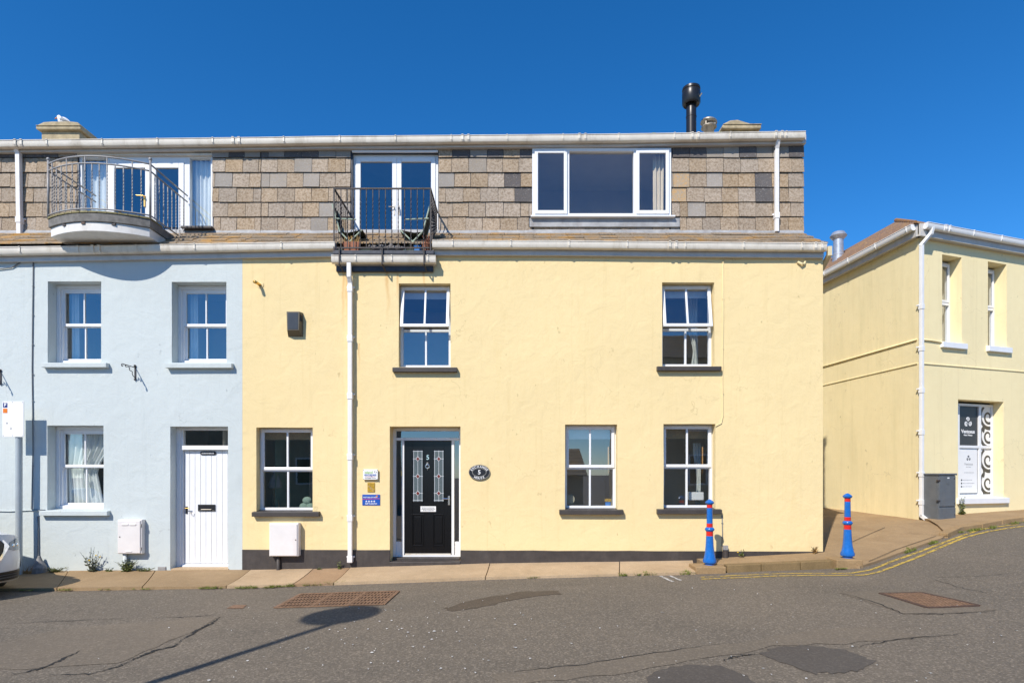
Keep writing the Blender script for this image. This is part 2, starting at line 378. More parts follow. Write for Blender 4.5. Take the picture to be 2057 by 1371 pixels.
M_dry = leaf_mat('dry_grass', (.50,.32,.12), (.38,.22,.08))
M_wed = leaf_mat('weed_leaf', (.10,.13,.03), (.20,.22,.06))
M_wdk = leaf_mat('dark_weed_leaf', (.07,.08,.05), (.12,.13,.07))
M_flo = plain('yellow_flower', (.70,.45,.03), .7, var=.1)
M_til = slate_mat('brown_roof_tile', (.30,.15,.085), (.36,.19,.11), .7, (.40,.22,.04), .6)
# ------------------------------------------------------------------ road, pavements, markings
def axis(lo, hi, fine0, fine1, step):
    a = []; q = lo
    while q < fine0-.01: a.append(q); q += max(step, min(40, (fine0-q)*.5))
    q = fine0
    while q < fine1+.01: a.append(q); q += step
    q = fine1 + step*2
    while q < hi: a.append(q); q += max(step, (q-fine1)*.8)
    a.append(hi); return sorted(set(round(k, 4) for k in a))
xs = axis(-300, 300, -13, 17, .25); ys = axis(-300, 300, 2, 18, .25)
mb = MB()
for y in ys:
    for x in xs:
        n = noise.noise(Vector((x*.5, y*.5, 3)))*.012 + noise.noise(Vector((x*1.7, y*1.7, 9)))*.004 if 2 <= y <= 10.4 else 0
        mb.v.append((x, y, gz(x, y)+n-.012))
nx = len(xs)
for j in range(len(ys)-1):
    for i in range(nx-1): mb.f.append([j*nx+i, j*nx+i+1, (j+1)*nx+i+1, (j+1)*nx+i]); mb.m.append(0)
road = struct(mb.build('road', M_asp, smooth=True, recalc=False))

def rough_outline(pts, sub=5, amp=.03, seed=0, closed=True):
    r = random.Random(seed); out = []; n = len(pts)
    for i in range(n if closed else n-1):
        a, b = pts[i], pts[(i+1) % n]
        for k in range(sub):
            q = a.lerp(b, k/sub); out.append(Vector((q.x + r.uniform(-amp, amp), q.y + r.uniform(-amp, amp), 0)))
    if not closed: out.append(pts[-1].copy())
    return out
def ground_sheet(name, pix, mat, off, parent=road, amp=.03, sub=5, seed=0):   # a thin sheet that follows the road
    pts = rough_outline([gp(*p) for p in pix], sub, amp, seed)
    bm = bmesh.new(); vs = [bm.verts.new(p) for p in pts]; f = bm.faces.new(vs)
    bmesh.ops.triangulate(bm, faces=[f])
    for _ in range(2): bmesh.ops.subdivide_edges(bm, edges=[e for e in bm.edges if e.calc_length() > .35], cuts=1)
    bmesh.ops.triangulate(bm, faces=bm.faces)
    for v in bm.verts:
        x, y = v.co.x, v.co.y
        v.co.z = gz(x, y) + off + noise.noise(Vector((x*.5, y*.5, 3)))*.012 + noise.noise(Vector((x*1.7, y*1.7, 9)))*.004 - .012
    bmesh.ops.recalc_face_normals(bm, faces=bm.faces)
    for f in bm.faces:
        if f.normal.z < 0: f.normal_flip()
    me = bpy.data.meshes.new(name); bm.to_mesh(me); bm.free(); me.materials.append(mat)
    return link(name, me, parent)
def rz(x, y): return gz(x, y) + noise.noise(Vector((x*.5, y*.5, 3)))*.012 + noise.noise(Vector((x*1.7, y*1.7, 9)))*.004 - .012
def ribbon(name, pix, mat, wd, off, parent=road, amp=0.0, seed=0, sub=10, taper=False):
    P = [gp(*p) for p in pix]; pts = rough_outline(P, sub, amp, seed, closed=False)
    r = random.Random(seed+5); mb = MB(); n = len(pts)
    for i, p in enumerate(pts):
        d = pts[min(i+1, n-1)] - pts[max(i-1, 0)]; d.z = 0; d.normalize(); q = Vector((-d.y, d.x, 0))
        ww = wd*(r.uniform(.4, 1.3) if amp else 1)*(min(1, 4*i/n, 4*(n-1-i)/n)+.05 if taper else 1)/2
        for s in (-1, 1):
            k = p + q*s*ww; mb.v.append((k.x, k.y, rz(k.x, k.y)+off))
    for i in range(n-1): mb.f.append([2*i, 2*i+2, 2*i+3, 2*i+1]); mb.m.append(0)
    o = mb.build(name, mat, parent)
    for pl in o.data.polygons:
        if pl.normal.z < 0: pl.flip()
    return o

ribbon('yellow_line', [(1408,1157.6),(1480,1154),(1561,1150.5),(1640,1149.5),(1711,1149),(1748,1143),(1793,1125),(1867,1099),(1920,1079),(1970,1062),(2010,1056),(2057,1050),(2130,1042)], M_ypa, .055, .006)
ribbon('yellow_line', [(1409,1161.5),(1480,1158.5),(1561,1155),(1640,1153.8),(1735,1153),(1765,1147),(1810,1130),(1870,1106),(1935,1079),(1986,1066),(2020,1060.5),(2057,1055),(2130,1047)], M_ypa, .055, .006)
for a, b in (((1326,1155),(1352,1167)), ((1344,1154),(1368,1164))): ribbon('white_mark', [a, b], M_wpa, .05, .006)
ground_sheet('asphalt_patch', [(1528,1310),(1560,1297),(1640,1296),(1700,1306),(1755,1325),(1735,1344),(1690,1349),(1640,1352),(1590,1338)], M_as2, .005, amp=.03, seed=3)
ground_sheet('asphalt_patch', [(1300,1356),(1345,1335),(1440,1334),(1490,1350),(1530,1385),(1520,1440),(1290,1440)], M_as2, .005, amp=.03, seed=4)
ground_sheet('asphalt_patch', [(-60,1300),(120,1262),(300,1246),(440,1236),(400,1262),(330,1290),(230,1330),(-60,1345)], M_as3, .004, amp=.03, seed=5)
ground_sheet('asphalt_patch', [(1180,1330),(1357,1302),(1500,1287),(1640,1262),(1760,1258),(1860,1276),(1700,1290),(1560,1296),(1420,1320),(1230,1352),(1000,1375),(990,1350)], M_as3, .004, amp=.03, seed=6)
ground_sheet('wet_stain', [(893,1218),(950,1203),(1010,1192),(1060,1185),(1120,1184),(1125,1191),(1060,1197),(1010,1207),(960,1218),(905,1226)], M_oil, .004, amp=.035, seed=7)
ground_sheet('asphalt_patch', [(1685,1188),(1800,1182),(1870,1184),(2005,1222),(1880,1230),(1820,1231)], M_as3, .0035, amp=.01, seed=8)
ground_sheet('rusty_stop_cover', [(455,1220),(470,1213),(496,1213),(488,1220)], M_rst, .006, amp=.004, sub=2, seed=9)
for k, (wd, pts) in enumerate([(.035, [(365,1282),(385,1272),(400,1262),(425,1250),(441,1237)]), (.03, [(250,1330),(290,1312),(320,1302),(350,1296),(368,1281)]),
        (.03, [(20,1353),(80,1340),(120,1325),(165,1303)]), (.02, [(80,1352),(180,1350),(240,1335),(262,1325)]), (.014, [(300,1240),(380,1237),(445,1232)]),
        (.018, [(1530,1312),(1500,1313),(1470,1318),(1450,1328)]), (.012, [(1700,1302),(1770,1288),(1860,1276),(1960,1268)]), (.012, [(0,1252),(120,1246),(300,1238)]),
        (.016, [(1690,1188),(1760,1208),(1815,1229),(1900,1230),(2030,1224)]), (.01, [(1860,1158),(1960,1156),(2057,1148)]), (.012, [(1000,1350),(1150,1335),(1360,1302),(1480,1288)]),
        (.010, [(1870,1160),(1930,1178),(2000,1192)])]):
    ribbon('crack', pts, M_crk, wd, .0075, amp=.018, seed=20+k, sub=9, taper=True)

# rusty grating in the road and the covered manhole on the right
def plate(name, label, cat, c, nx_, ny_, style):
    P = [gp(*q) for q in c]                             # far-left, far-right, near-right, near-left
    r = thing(name, label, cat, sum(P, Vector())/4)
    def at(u, v): return P[0].lerp(P[1], u).lerp(P[3].lerp(P[2], u), v)
    def zz(p, o): return (p.x, p.y, rz(p.x, p.y)+o)
    bed = MB(); n = 10
    for j in range(n+1):
        for i in range(n+1): bed.v.append(zz(at(i/n, j/n), .0055))
    for j in range(n):
        for i in range(n): bed.f.append([j*(n+1)+i, (j+1)*(n+1)+i, (j+1)*(n+1)+i+1, j*(n+1)+i+1]); bed.m.append(0)
    bed.build('bed', M_rsd if style == 'grate' else M_rst, r)
    def bar(mb, u0, v0, u1, v1, wd, h, q=8):
        a, b = at(u0, v0), at(u1, v1); d = (b-a).normalized(); s = Vector((-d.y, d.x, 0))*wd/2
        for k in range(q):
            p0, p1 = a.lerp(b, k/q), a.lerp(b, (k+1)/q); z = .004
            vs = [zz(p0-s, z), zz(p1-s, z), zz(p1+s, z), zz(p0+s, z), zz(p0-s, h), zz(p1-s, h), zz(p1+s, h), zz(p0+s, h)]
            mb.add(vs, [(4,5,6,7),(0,1,5,4),(1,2,6,5),(2,3,7,6),(3,0,4,7)])
    if style == 'grate':
        for k in range(ny_+1):
            m_ = MB(); bar(m_, 0, k/ny_, 1, k/ny_, .035, .017, 10); m_.build('cross_bar', M_rst, r)
        for k in range(nx_+1):
            m_ = MB(); bar(m_, k/nx_, 0, k/nx_, 1, .020 if k % 10 else .05, .015, 6); m_.build('bar', M_rst, r)
    else:
        m_ = MB()
        for k in (0, 1): bar(m_, 0, k, 1, k, .05, .012); bar(m_, k, 0, k, 1, .05, .0125)
        m_.build('rim', M_rsd, r)
        for j in range(ny_):
            for i in range(nx_):
                m_ = MB(); u = (i+.15)/nx_; bar(m_, u, (j+.5)/ny_, u+.7/nx_, (j+.5)/ny_, .075, .012, 1); m_.build('tread', M_rst, r)
    return r
plate('road_grating', 'long rusty iron grating set in the road before the yellow house', 'grating', [(604,1192),(800,1186),(770,1212),(553,1219)], 30, 5, 'grate')
plate('manhole_cover', 'rectangular brown manhole cover with raised treads in the road on the right', 'manhole cover', [(1768,1190),(1850,1188),(1966,1214),(1862,1218)], 14, 9, 'tread')

# pavements
pave = struct(link('pavement', None))
def loft(name, A, B, mat, off, nu, nv, parent=None, skirt=.2, amp=.004, rise=0.0, zf=None):
    """sheet between polyline A (wall side) and B (kerb side), lying on the ground shape"""
    def res(P, n):
        L = [0]
        for a, b in zip(P, P[1:]): L.append(L[-1] + (Vector(b)-Vector(a)).length)
        out = []
        for k in range(n+1):
            s = L[-1]*k/n; i = max(j for j in range(len(P)-1) if L[j] <= s+1e-9)
            out.append(Vector(P[i]).lerp(Vector(P[i+1]), (s-L[i])/(L[i+1]-L[i])))
        return out
    a, b = res(A, nu), res(B, nu); mb = MB()
    for j in range(nv+1):
        for i in range(nu+1):
            p = a[i].lerp(b[i], j/nv)
            z = (zf(p.x, p.y) if zf else gz(p.x, p.y)+off) + rise*(1-j/nv) + noise.noise(Vector((p.x*1.3, p.y*1.3, 5)))*amp
            mb.v.append((p.x, p.y, z))
    q = nu+1
    for j in range(nv):
        for i in range(nu): mb.f.append([j*q+i, (j+1)*q+i, (j+1)*q+i+1, j*q+i+1]); mb.m.append(0)
    loop = [j*q for j in range(nv+1)] + [nv*q+i for i in range(1, q)] + [j*q+nu for j in range(nv-1, -1, -1)] + [i for i in range(nu-1, 0, -1)]
    o = len(mb.v)
    for k in loop: v = mb.v[k]; mb.v.append((v[0], v[1], v[2]-skirt))
    n = len(loop)
    for k in range(n): mb.f.append([loop[k], o+k, o+(k+1) % n, loop[(k+1) % n]]); mb.m.append(0)
    return mb.build(name, mat, parent)
KT = [(-16,9.15),(-7.8,9.2),(-4.1,9.3),(.09,9.45),(2.95,9.62),(6,9.75)]
def ky(x): return tab(KT, x)
joints = [(-16,-16),(X(120),X(112,9.2)),(X(300),X(285,9.25)),(X(500),X(455,9.3)),(X(628),X(588,9.32)),(X(702),X(670,9.35)),(X(985),X(975,9.45)),(X(1250),X(1245,9.5)),(X(1399),X(1398,9.62))]
smats = [M_cn1, M_cn1, M_cn1, M_cn2, M_cn3, M_cn2, M_cn2, M_cn2]
for k in range(len(joints)-1):
    g = .007; a0, b0 = joints[k]; a1, b1 = joints[k+1]
    wy = D + .25
    nn = max(3, int((a1-a0)*2))
    A = [(a0+g+(a1-a0-2*g)*i/nn, wy, 0) for i in range(nn+1)]; B = [(b0+g+(b1-b0-2*g)*i/nn, ky(b0+(b1-b0)*i/nn), 0) for i in range(nn+1)]
    loft('paving_slab', A, B, smats[k], .028 + .003*(k % 2), nn, 5, pave, rise=.012)
# raised kerb stretch with the two bollard plinths
def kz(x): return tab([(2.9,.125),(3.5,.13),(5.3,.20),(6.2,.235)], x)
xa, xb = X(1399), X(1655)
loft('raised_paving', [(xa, D+.2, 0), (xb+.0, D+.2, 0)], [(xa, 9.88, 0), (xb+.1, 9.95, 0)], M_cn1, 0, 8, 3, pave, zf=lambda x, y: kz(x)-.004 + .05*max(0, min(1, (y-9.9)/.6))*min(1, (x-2.5)/3)+0.0)
kx = [X(1461, 9.72), 4.05, 4.7, X(1678, 9.82)]
for a, b in zip(kx, kx[1:]):
    mb = MB(); a += .004; b -= .004
    mb.add([(a, 9.72+(a-3.5)*.045, gz(a, 9.7)-.15), (b, 9.72+(b-3.5)*.045, gz(b, 9.7)-.15), (b, 9.9+(b-3.5)*.045, gz(b, 9.7)-.15), (a, 9.9+(a-3.5)*.045, gz(a, 9.7)-.15),
            (a, 9.735+(a-3.5)*.045, kz(a)), (b, 9.735+(b-3.5)*.045, kz(b)), (b, 9.9+(b-3.5)*.045, kz(b)+.002), (a, 9.9+(a-3.5)*.045, kz(a)+.002)],
           [(0,3,2,1),(4,5,6,7),(0,1,5,4),(1,2,6,5),(2,3,7,6),(3,0,4,7)])
    mb.build('kerb_stone', M_krb, pave, bevel=.012)
for pxa, pxb, yy, zz_ in ((1398, 1459, 9.66, .118), (1681, 1734, 9.72, .222)):
    a, b = X(pxa, yy), X(pxb, yy); mb = MB().box(a, b, yy, yy+.40, gz(a, yy)-.2, zz_); mb.build('plinth_block', M_blo, pave, bevel=.015)
# concrete apron and alley floor up to the corner building
C0 = Vector((8.79, 13.0, 0)); C1 = Vector((12.0, 14.1, 0)); CB = Vector((8.43, 16.25, 0))
outer = [gp(1731,1141), gp(1752,1136), gp(1795,1119), gp(1860,1096), gp(1905,1080)]
outer = [(p.x, p.y+.05, 0) for p in outer]
loft('alley_floor', [(5.25, 9.95, 0), (5.2, 12, 0), (5.2, 15, 0), (5.2, 19, 0), (6.5, 24, 0)], [outer[0], outer[2], outer[3], outer[4], (9.2, 12.5, 0), (9.0, 17, 0), (8.6, 24, 0)], M_cn4, .03, 40, 16, pave, amp=.008)
k2 = [gp(1905,1080), gp(1934,1066), gp(1975,1060), gp(2015,1052), gp(2057,1046)]
k2 = [(p.x, p.y+.04, 0) for p in k2]; e = Vector(k2[-1]); k2.append((e.x+5, e.y+1.6, 0))
loft('corner_paving', [(8.7, 12.4, 0), (8.9, 13.2, 0), (10.5, 13.75, 0), (12.1, 14.3, 0), (17.2, 16.0, 0)], k2, M_cn4, .075, 26, 6, pave, amp=.006)
kp = [Vector(p) for p in k2]
for a, b in zip(kp, kp[1:]):
    n = max(1, int((b-a).length/.8))
    for k in range(n):
        p, q = a.lerp(b, (k+.01)/n), a.lerp(b, (k+.99)/n); s = Vector((-(q-p).y, (q-p).x, 0)).normalized()*.13; d = -s*.12
        vs = [(v.x, v.y, gz(v.x, v.y)+h) for h in (-.15, .082) for v in (p+d, q+d, q+s, p+s)]
        MB().add(vs, [(0,3,2,1),(4,5,6,7),(0,1,5,4),(1,2,6,5),(2,3,7,6),(3,0,4,7)]).build('kerb_stone', M_blo, pave, bevel=.012)
for pts in ([(1700,1092),(1740,1074),(1778,1058)], [(1716,1041),(1830,1070),(1912,1075)], [(1745,1126),(1800,1102),(1880,1075)]):
    P = [gp(*p, .045) for p in pts]; mb = MB()
    for p in P:
        for s in (-.006, .006): mb.v.append((p.x, p.y+s*1.3, gz(p.x, p.y)+.042))
    for i in range(len(P)-1): mb.f.append([2*i, 2*i+2, 2*i+3, 2*i+1]); mb.m.append(0)
    mb.build('expansion_joint', M_crk, pave)

# ------------------------------------------------------------------ building pieces
def wall(name, x0, x1, z0, z1, holes, depth, mat, root, M, step=.28, amp=.006, jit=.004, y0=0.0):
    """wall face with window holes and their reveals"""
    hx = sorted({x0, x1} | {h[0] for h in holes} | {h[1] for h in holes}); hz = sorted({z0, z1} | {h[2] for h in holes} | {h[3] for h in holes})
    def fine(a):
        o = []
        for p, q in zip(a, a[1:]):
            n = max(1, int(round((q-p)/step))); o += [p + (q-p)*k/n for k in range(n)]
        return o + [a[-1]]
    xs, zs = fine(hx), fine(hz); mb = MB(); idx = {}
    def wob(x, z):
        return (x + noise.noise(Vector((x*2, z*2, 1)))*jit*(1 if x0 < x < x1 else 0), noise.noise(Vector((x*.9, z*.9, 7)))*amp, z + noise.noise(Vector((x*2, z*2, 4)))*jit)
    def V(i, k, back=False):
        key = (i, k, back) if not back else (i, k, round(back, 4))
        if key not in idx:
            x, y, z = wob(xs[i], zs[k]); idx[key] = len(mb.v); mb.v.append((x, y0 + (back if back else y), z))
        return idx[key]
    def dep(x, z):
        for h in holes:
            if h[0]-1e-6 < x < h[1]+1e-6 and h[2]-1e-6 < z < h[3]+1e-6: return h[4] if len(h) > 4 else depth
    def inh(x, z): return any(h[0]-1e-6 < x < h[1]+1e-6 and h[2]-1e-6 < z < h[3]+1e-6 for h in holes)
    full = {}
    for i in range(len(xs)-1):
        for k in range(len(zs)-1):
            full[(i, k)] = not inh((xs[i]+xs[i+1])/2, (zs[k]+zs[k+1])/2)
            if full[(i, k)]: mb.f.append([V(i,k), V(i+1,k), V(i+1,k+1), V(i,k+1)]); mb.m.append(0)
    for (i, k), s in full.items():
        if s: continue
        dq = dep((xs[i]+xs[i+1])/2, (zs[k]+zs[k+1])/2)
        for di, dk, a, b in ((-1,0,(i,k),(i,k+1)), (1,0,(i+1,k),(i+1,k+1)), (0,-1,(i,k),(i+1,k)), (0,1,(i,k+1),(i+1,k+1))):
            if full.get((i+di, k+dk), False):
                mb.f.append([V(*a), V(*b), V(*b, dq), V(*a, dq)]); mb.m.append(0)
    return mb.build(name, mat, root, M, recalc=False)
def room(root, M, x0, x1, z0, z1, y0, depth=1.9, mat=None, mx=.7, mz=.5):
    x0 -= mx; x1 += mx; z0 -= mz; z1 += mz*.6; y1 = y0+depth
    mb = MB().add([(x0,y0,z0),(x1,y0,z0),(x1,y1,z0),(x0,y1,z0),(x0,y0,z1),(x1,y0,z1),(x1,y1,z1),(x0,y1,z1)], [(0,1,2,3),(4,7,6,5),(1,5,6,2),(3,2,6,7),(0,3,7,4)])
    mb.box(x1-.05, x1-.02, y0+.8, y0+1.6, z0+.1, z1-.5); mb.box(x0+.3, x0+.9, y1-.05, y1-.02, z0, z1-.4)
    return mb.build('room', mat or M_rom, root, M, recalc=False)
def pane(root, M, x0, x1, z0, z1, y, mat=None, name='pane'):
    return MB().add([(x0,y,z0),(x1,y,z0),(x1,y,z1),(x0,y,z1)], [(0,1,2,3)]).build(name, mat or M_gls, root, M, recalc=False)
def sill(root, M, x0, x1, zt, th, mat, proud=.085, back=.15):
    mb = MB(); mb.add([(x0,-proud,zt-th),(x1,-proud,zt-th),(x1,back,zt-th),(x0,back,zt-th),(x0,-proud,zt-.008),(x1,-proud,zt-.008),(x1,back,zt+.018),(x0,back,zt+.018)],
        [(0,3,2,1),(4,5,6,7),(0,1,5,4),(1,2,6,5),(2,3,7,6),(3,0,4,7)])
    return mb.build('sill', mat, root, M, bevel=.006)
def casement_window(root, M, h, depth, tilt=0.0, split=.49, glass=None, label=None, rmat=None):
    x0, x1, z0, z1 = h; d = depth; fw = .048
    w_ = MB().ring(x0, x1, z0+.012, z1-.004, fw, d-.005, d+.07).box(x0+fw, x1-fw, d, d+.07, z0+(z1-z0)*split-.022, z0+(z1-z0)*split+.022)
    wn = w_.build('window', M_upv, root, M, bevel=.004)
    if label: wn['label'] = label
    zm = z0+(z1-z0)*split; xm = (x0+x1)/2
    pane(wn, M, x0+fw, xm-.014, z0+fw, zm-.022, d+.03, glass); pane(wn, M, xm+.014, x1-fw, z0+fw, zm-.022, d+.03, glass)
    MB().box(xm-.016, xm+.016, d+.002, d+.05, z0+fw+.012, zm-.0225).build('glazing_bar', M_upv, wn, M, bevel=.004)
    hg = z1-fw*.6
    Ms = M @ T(0, d, hg) @ Matrix.Rotation(math.radians(-tilt), 4, 'X') @ T(0, -d, -hg)
    s = MB().ring(x0+fw*.55, x1-fw*.55, zm+.004, z1-fw*.55, .052, d-.028, d+.025)
    s.build('sash', M_upv, wn, Ms, bevel=.006)
    a = x0+fw*.55+.05; b = x1-fw*.55-.05
    MB().box(xm-.016, xm+.016, d-.02, d+.02, zm+.056, z1-fw*.55-.052).build('glazing_bar', M_upv, wn, Ms, bevel=.004)
    for p, q in ((a, xm-.014), (xm+.014, b)): pane(wn, Ms, p, q, zm+.05, z1-fw*.55-.05, d, glass)
    room(root, M, x0, x1, z0, z1, d+.075, mat=rmat)
    return wn
def sash_window(root, M, h, depth, split=.5, glass=None):
    x0, x1, z0, z1 = h; d = depth
    wn = MB().ring(x0, x1, z0+.01, z1-.004, .06, d-.01, d+.12).ring(x0+.061, x1-.061, z0+.05, z1-.065, .025, d+.015, d+.11).build('window', M_upv, root, M, bevel=.005)
    zm = z0+(z1-z0)*split; xm = (x0+x1)/2; a, b = x0+.075, x1-.075
    MB().ring(a, b, zm-.02, z1-.085, .05, d+.025, d+.06, wb=.05).build('sash', M_upv, wn, M, bevel=.005)
    MB().ring(a, b, z0+.03, zm+.018, .052, d+.062, d+.10, wb=.085).build('sash', M_upv, wn, M, bevel=.005)
    MB().box(a-.014, a+.03, d+.03, d+.06, zm-.075, zm-.021).box(b-.03, b+.014, d+.03, d+.06, zm-.075, zm-.021).build('sash_horn', M_upv, wn, M, bevel=.008)
    for zz0, zz1, yy in ((zm+.03, z1-.135, d+.045), (z0+.115, zm-.034, d+.08)):
        pane(wn, M, a+.05, xm-.009, zz0, zz1, yy, glass); pane(wn, M, xm+.009, b-.05, zz0, zz1, yy, glass)
        MB().box(xm-.011, xm+.011, yy-.018, yy+.015, zz0, zz1).build('glazing_bar', M_upv, wn, M, bevel=.003)
    room(root, M, x0, x1, z0, z1, d+.125); return wn
def curtain(label, M, x0, x1, z0, z1, y, mat, waves=7, amp=.03, tie=None, n=40, nz=14):
    mb = MB()
    for j in range(nz+1):
        t = j/nz; z = z0+(z1-z0)*t
        for i in range(n+1):
            u = i/n; a, b = x0, x1
            if tie:                                # (side, pinch height 0..1, pinch width)
                k = math.exp(-((t-tie[1])/.33)**2) if t > tie[1] else 1-.35*(tie[1]-t)/max(tie[1], .01)
                w_ = (x1-x0)*(1-k*(1-tie[2])); c = x0 if tie[0] < 0 else x1
                a, b = (c, c+w_) if tie[0] < 0 else (c-w_, c)
            mb.v.append((a+(b-a)*u, y+amp*math.sin(u*waves*2*math.pi)+amp*.4*math.sin(u*waves*4.7+t*3), z))
    for j in range(nz):
        for i in range(n): mb.f.append([j*(n+1)+i, j*(n+1)+i+1, (j+1)*(n+1)+i+1, (j+1)*(n+1)+i]); mb.m.append(0)
    return tag(mb.build('curtain', mat, None, M, smooth=True, recalc=False), label, 'curtain')
GP = [(-.015,.0),(-.115,.0),(-.122,-.012),(-.112,-.02),(-.112,-.085),(-.095,-.115),(-.06,-.13),(-.02,-.125),(0,-.10)]
def gutter(root, M, path, mat=M_gut, clip=1.0, unions=(), prof=GP, c0=.5):
    g = MB().sweepx(prof, path).build('gutter', mat, root, M, smooth=True, auto=35)
    x0, x1 = path[0][0], path[-1][0]; big = [(a*1.09-.003, b*1.06) for a, b in prof]
    def at(x):
        for p, q in zip(path, path[1:]):
            if p[0] <= x <= q[0]: t = (x-p[0])/(q[0]-p[0]); return (x, p[1]+(q[1]-p[1])*t, p[2]+(q[2]-p[2])*t)
        return path[-1]
    x = x0 + c0
    while x < x1-.1:
        p = at(x); MB().sweepx(big, [(p[0]-.012, p[1], p[2]+.004), (p[0]+.012, p[1], p[2]+.004)]).build('bracket', mat, g, M); x += clip
    for u in unions:
        p = at(u)
        for s in (-.055, .055): MB().sweepx([(a*1.13-.004, b*1.08) for a, b in prof], [(p[0]+s-.02, p[1], p[2]+.005), (p[0]+s+.02, p[1], p[2]+.005)]).build('union_clip', mat, g, M)
    return g
def slates(root, M, x0, x1, z0, z1, rows, wd, holes, dark, orange, seed, grey_top=True):
    """courses of hanging slates; each slate is its own piece cut round the openings"""
    r = random.Random(seed)
    unit = {}
    for key, mt in (('n', M_sla), ('g', M_slg), ('d', M_sld), ('o', M_slo)):
        me = bpy.data.meshes.new('slate'); bm = bmesh.new(); bmesh.ops.create_cube(bm, size=1); bm.to_mesh(me); bm.free(); me.materials.append(mt); unit[key] = me
    h = (z1-z0)/rows; out = 0
    for j in range(rows):
        za, zb = z0+j*h, z0+(j+1)*h
        x = x0 - (wd/2 if j % 2 else 0) - r.uniform(0, .02)
        while x < x1:
            ww = wd*r.uniform(.93, 1.07); rects = [(max(x, x0), min(x+ww, x1), za, zb)]; x += ww
            for hx0, hx1, hz0, hz1 in holes:
                new = []
                for a, b, c, d in rects:
                    if b <= hx0 or a >= hx1 or d <= hz0 or c >= hz1: new.append((a, b, c, d)); continue
                    if a < hx0: new.append((a, hx0, c, d))
                    if b > hx1: new.append((hx1, b, c, d))
                    m0, m1 = max(a, hx0), min(b, hx1)
                    if c < hz0: new.append((m0, m1, c, hz0))
                    if d > hz1: new.append((m0, m1, hz1, d))
                rects = new
            for a, b, c, d in rects:
                if b-a < .035 or d-c < .03: continue
                cx, cz = (a+b)/2, (c+d)/2; key = 'n'
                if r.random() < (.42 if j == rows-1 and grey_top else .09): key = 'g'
                if j == rows-1 and r.random() < .62: key = 'd'  # shade band under the gutter, put into the colour of top-course slates
                for q in dark:
                    if a < q[0] < b and c < q[1] < d: key = 'd'
                for q in orange:
                    if a < q[0] < b and c < q[1] < d: key = 'o'
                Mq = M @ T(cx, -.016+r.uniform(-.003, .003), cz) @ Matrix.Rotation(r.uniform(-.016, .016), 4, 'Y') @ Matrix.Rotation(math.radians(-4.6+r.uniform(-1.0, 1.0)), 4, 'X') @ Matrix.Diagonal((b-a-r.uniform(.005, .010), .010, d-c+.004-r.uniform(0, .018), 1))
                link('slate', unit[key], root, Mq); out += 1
    return out
# ------------------------------------------------------------------ yellow house
XL, XR = X(487), X(1653); XRD = X(1612, DD)
yel = thing('yellow_house', 'pale yellow rendered house with slate-hung attic, black plinth and black front door', 'house', (X(1070), D, 0))
def hole(a, b, t, s): return (X(a), X(b), Z(s), Z(t))
W1 = hole(515,628,858,1027); W2 = hole(801,905,569,737); W3 = hole(1330,1435,567,735); W4 = hole(1135,1240,852,1023); W5 = hole(1333,1437,851,1022)
DO = hole(783,925,856,1128)
YD = .16; DP = .30
wall('wall', XL, XR, -.7, 5.6, [W1, W2, W3, W4, W5, DO + (DP,)], YD, M_yel, yel, MF)
# gable, back and attic body
g = MB().add([(XR,0,-.7),(XR,0,5.6),(XR,.79,6.12),(XR,7.5,6.12),(XR,7.5,-.7)], [(0,1,2,3,4)])
g.add([(XL,7.5,-.7),(XR,7.5,-.7),(XR,7.5,7.6),(XL,7.5,7.6)], [(0,1,2,3)]); g.add([(XRD,.8,5.9),(XRD,7.5,5.9),(XRD,7.5,7.8),(XRD,.8,7.8)], [(0,1,2,3)])
g.add([(XL,0.4,-.7),(XL,.4,5.5),(XL,7.5,5.5),(XL,7.5,-.7)], [(0,1,2,3)])
g.build('gable_wall', M_yel, yel, MF, recalc=False)
casement_window(yel, MF, W1, YD, 0, .49)
casement_window(yel, MF, W2, YD, 13, .46, label='first floor window with its upper sash propped open')
casement_window(yel, MF, W3, YD, 11, .46, label='first floor window with its upper sash propped open')
casement_window(yel, MF, W4, YD, 0, .49); casement_window(yel, MF, W5, YD, 0, .49)
for a, b, t, th in ((505,640,1027,.085), (788,918,737,.085), (1321,1450,735,.08), (1124,1253,1023,.085), (1321,1451,1022,.085)):
    sill(yel, MF, X(a, 10.41), X(b, 10.41), Z(t, 10.44), th, M_bsl)
# black plinth, cut at the doorway
zp0, zp1 = Z(1103), Z(1107)
def plinth(a, b, nm='plinth'):
    n = max(2, int((b-a)/.4)); mb = MB()
    for i in range(n+1):
        x = a+(b-a)*i/n; zt = zp0+(zp1-zp0)*(x-XL)/(XR-XL) + noise.noise(Vector((x*1.7, 0, 0)))*.008
        for y, z in ((-.016,-.7),(-.016,zt-.006),(-.006,zt),(.05,zt),(.05,-.7)): mb.v.append((x, y, z))
    for i in range(n):
        for k in range(4): mb.f.append([i*5+k, (i+1)*5+k, (i+1)*5+k+1, i*5+k+1]); mb.m.append(0)
    mb.f += [[0,1,2,3,4], [n*5+k for k in range(5)]]; mb.m += [0,0]
    return mb.build(nm, M_pli, yel, MF)
plinth(XL+.002, X(783)); plinth(X(925), XR+.012)
MB().box(X(783)-.001, X(925)+.001, -.03, .15, -.6, Z(1127)).build('door_step', M_pli, yel, MF, bevel=.01)
MB().box(X(783)+.03, X(925)-.03, .151, DP+.12, -.3, Z(1118, 10.78)).build('threshold', M_pli, yel, MF, bevel=.006)
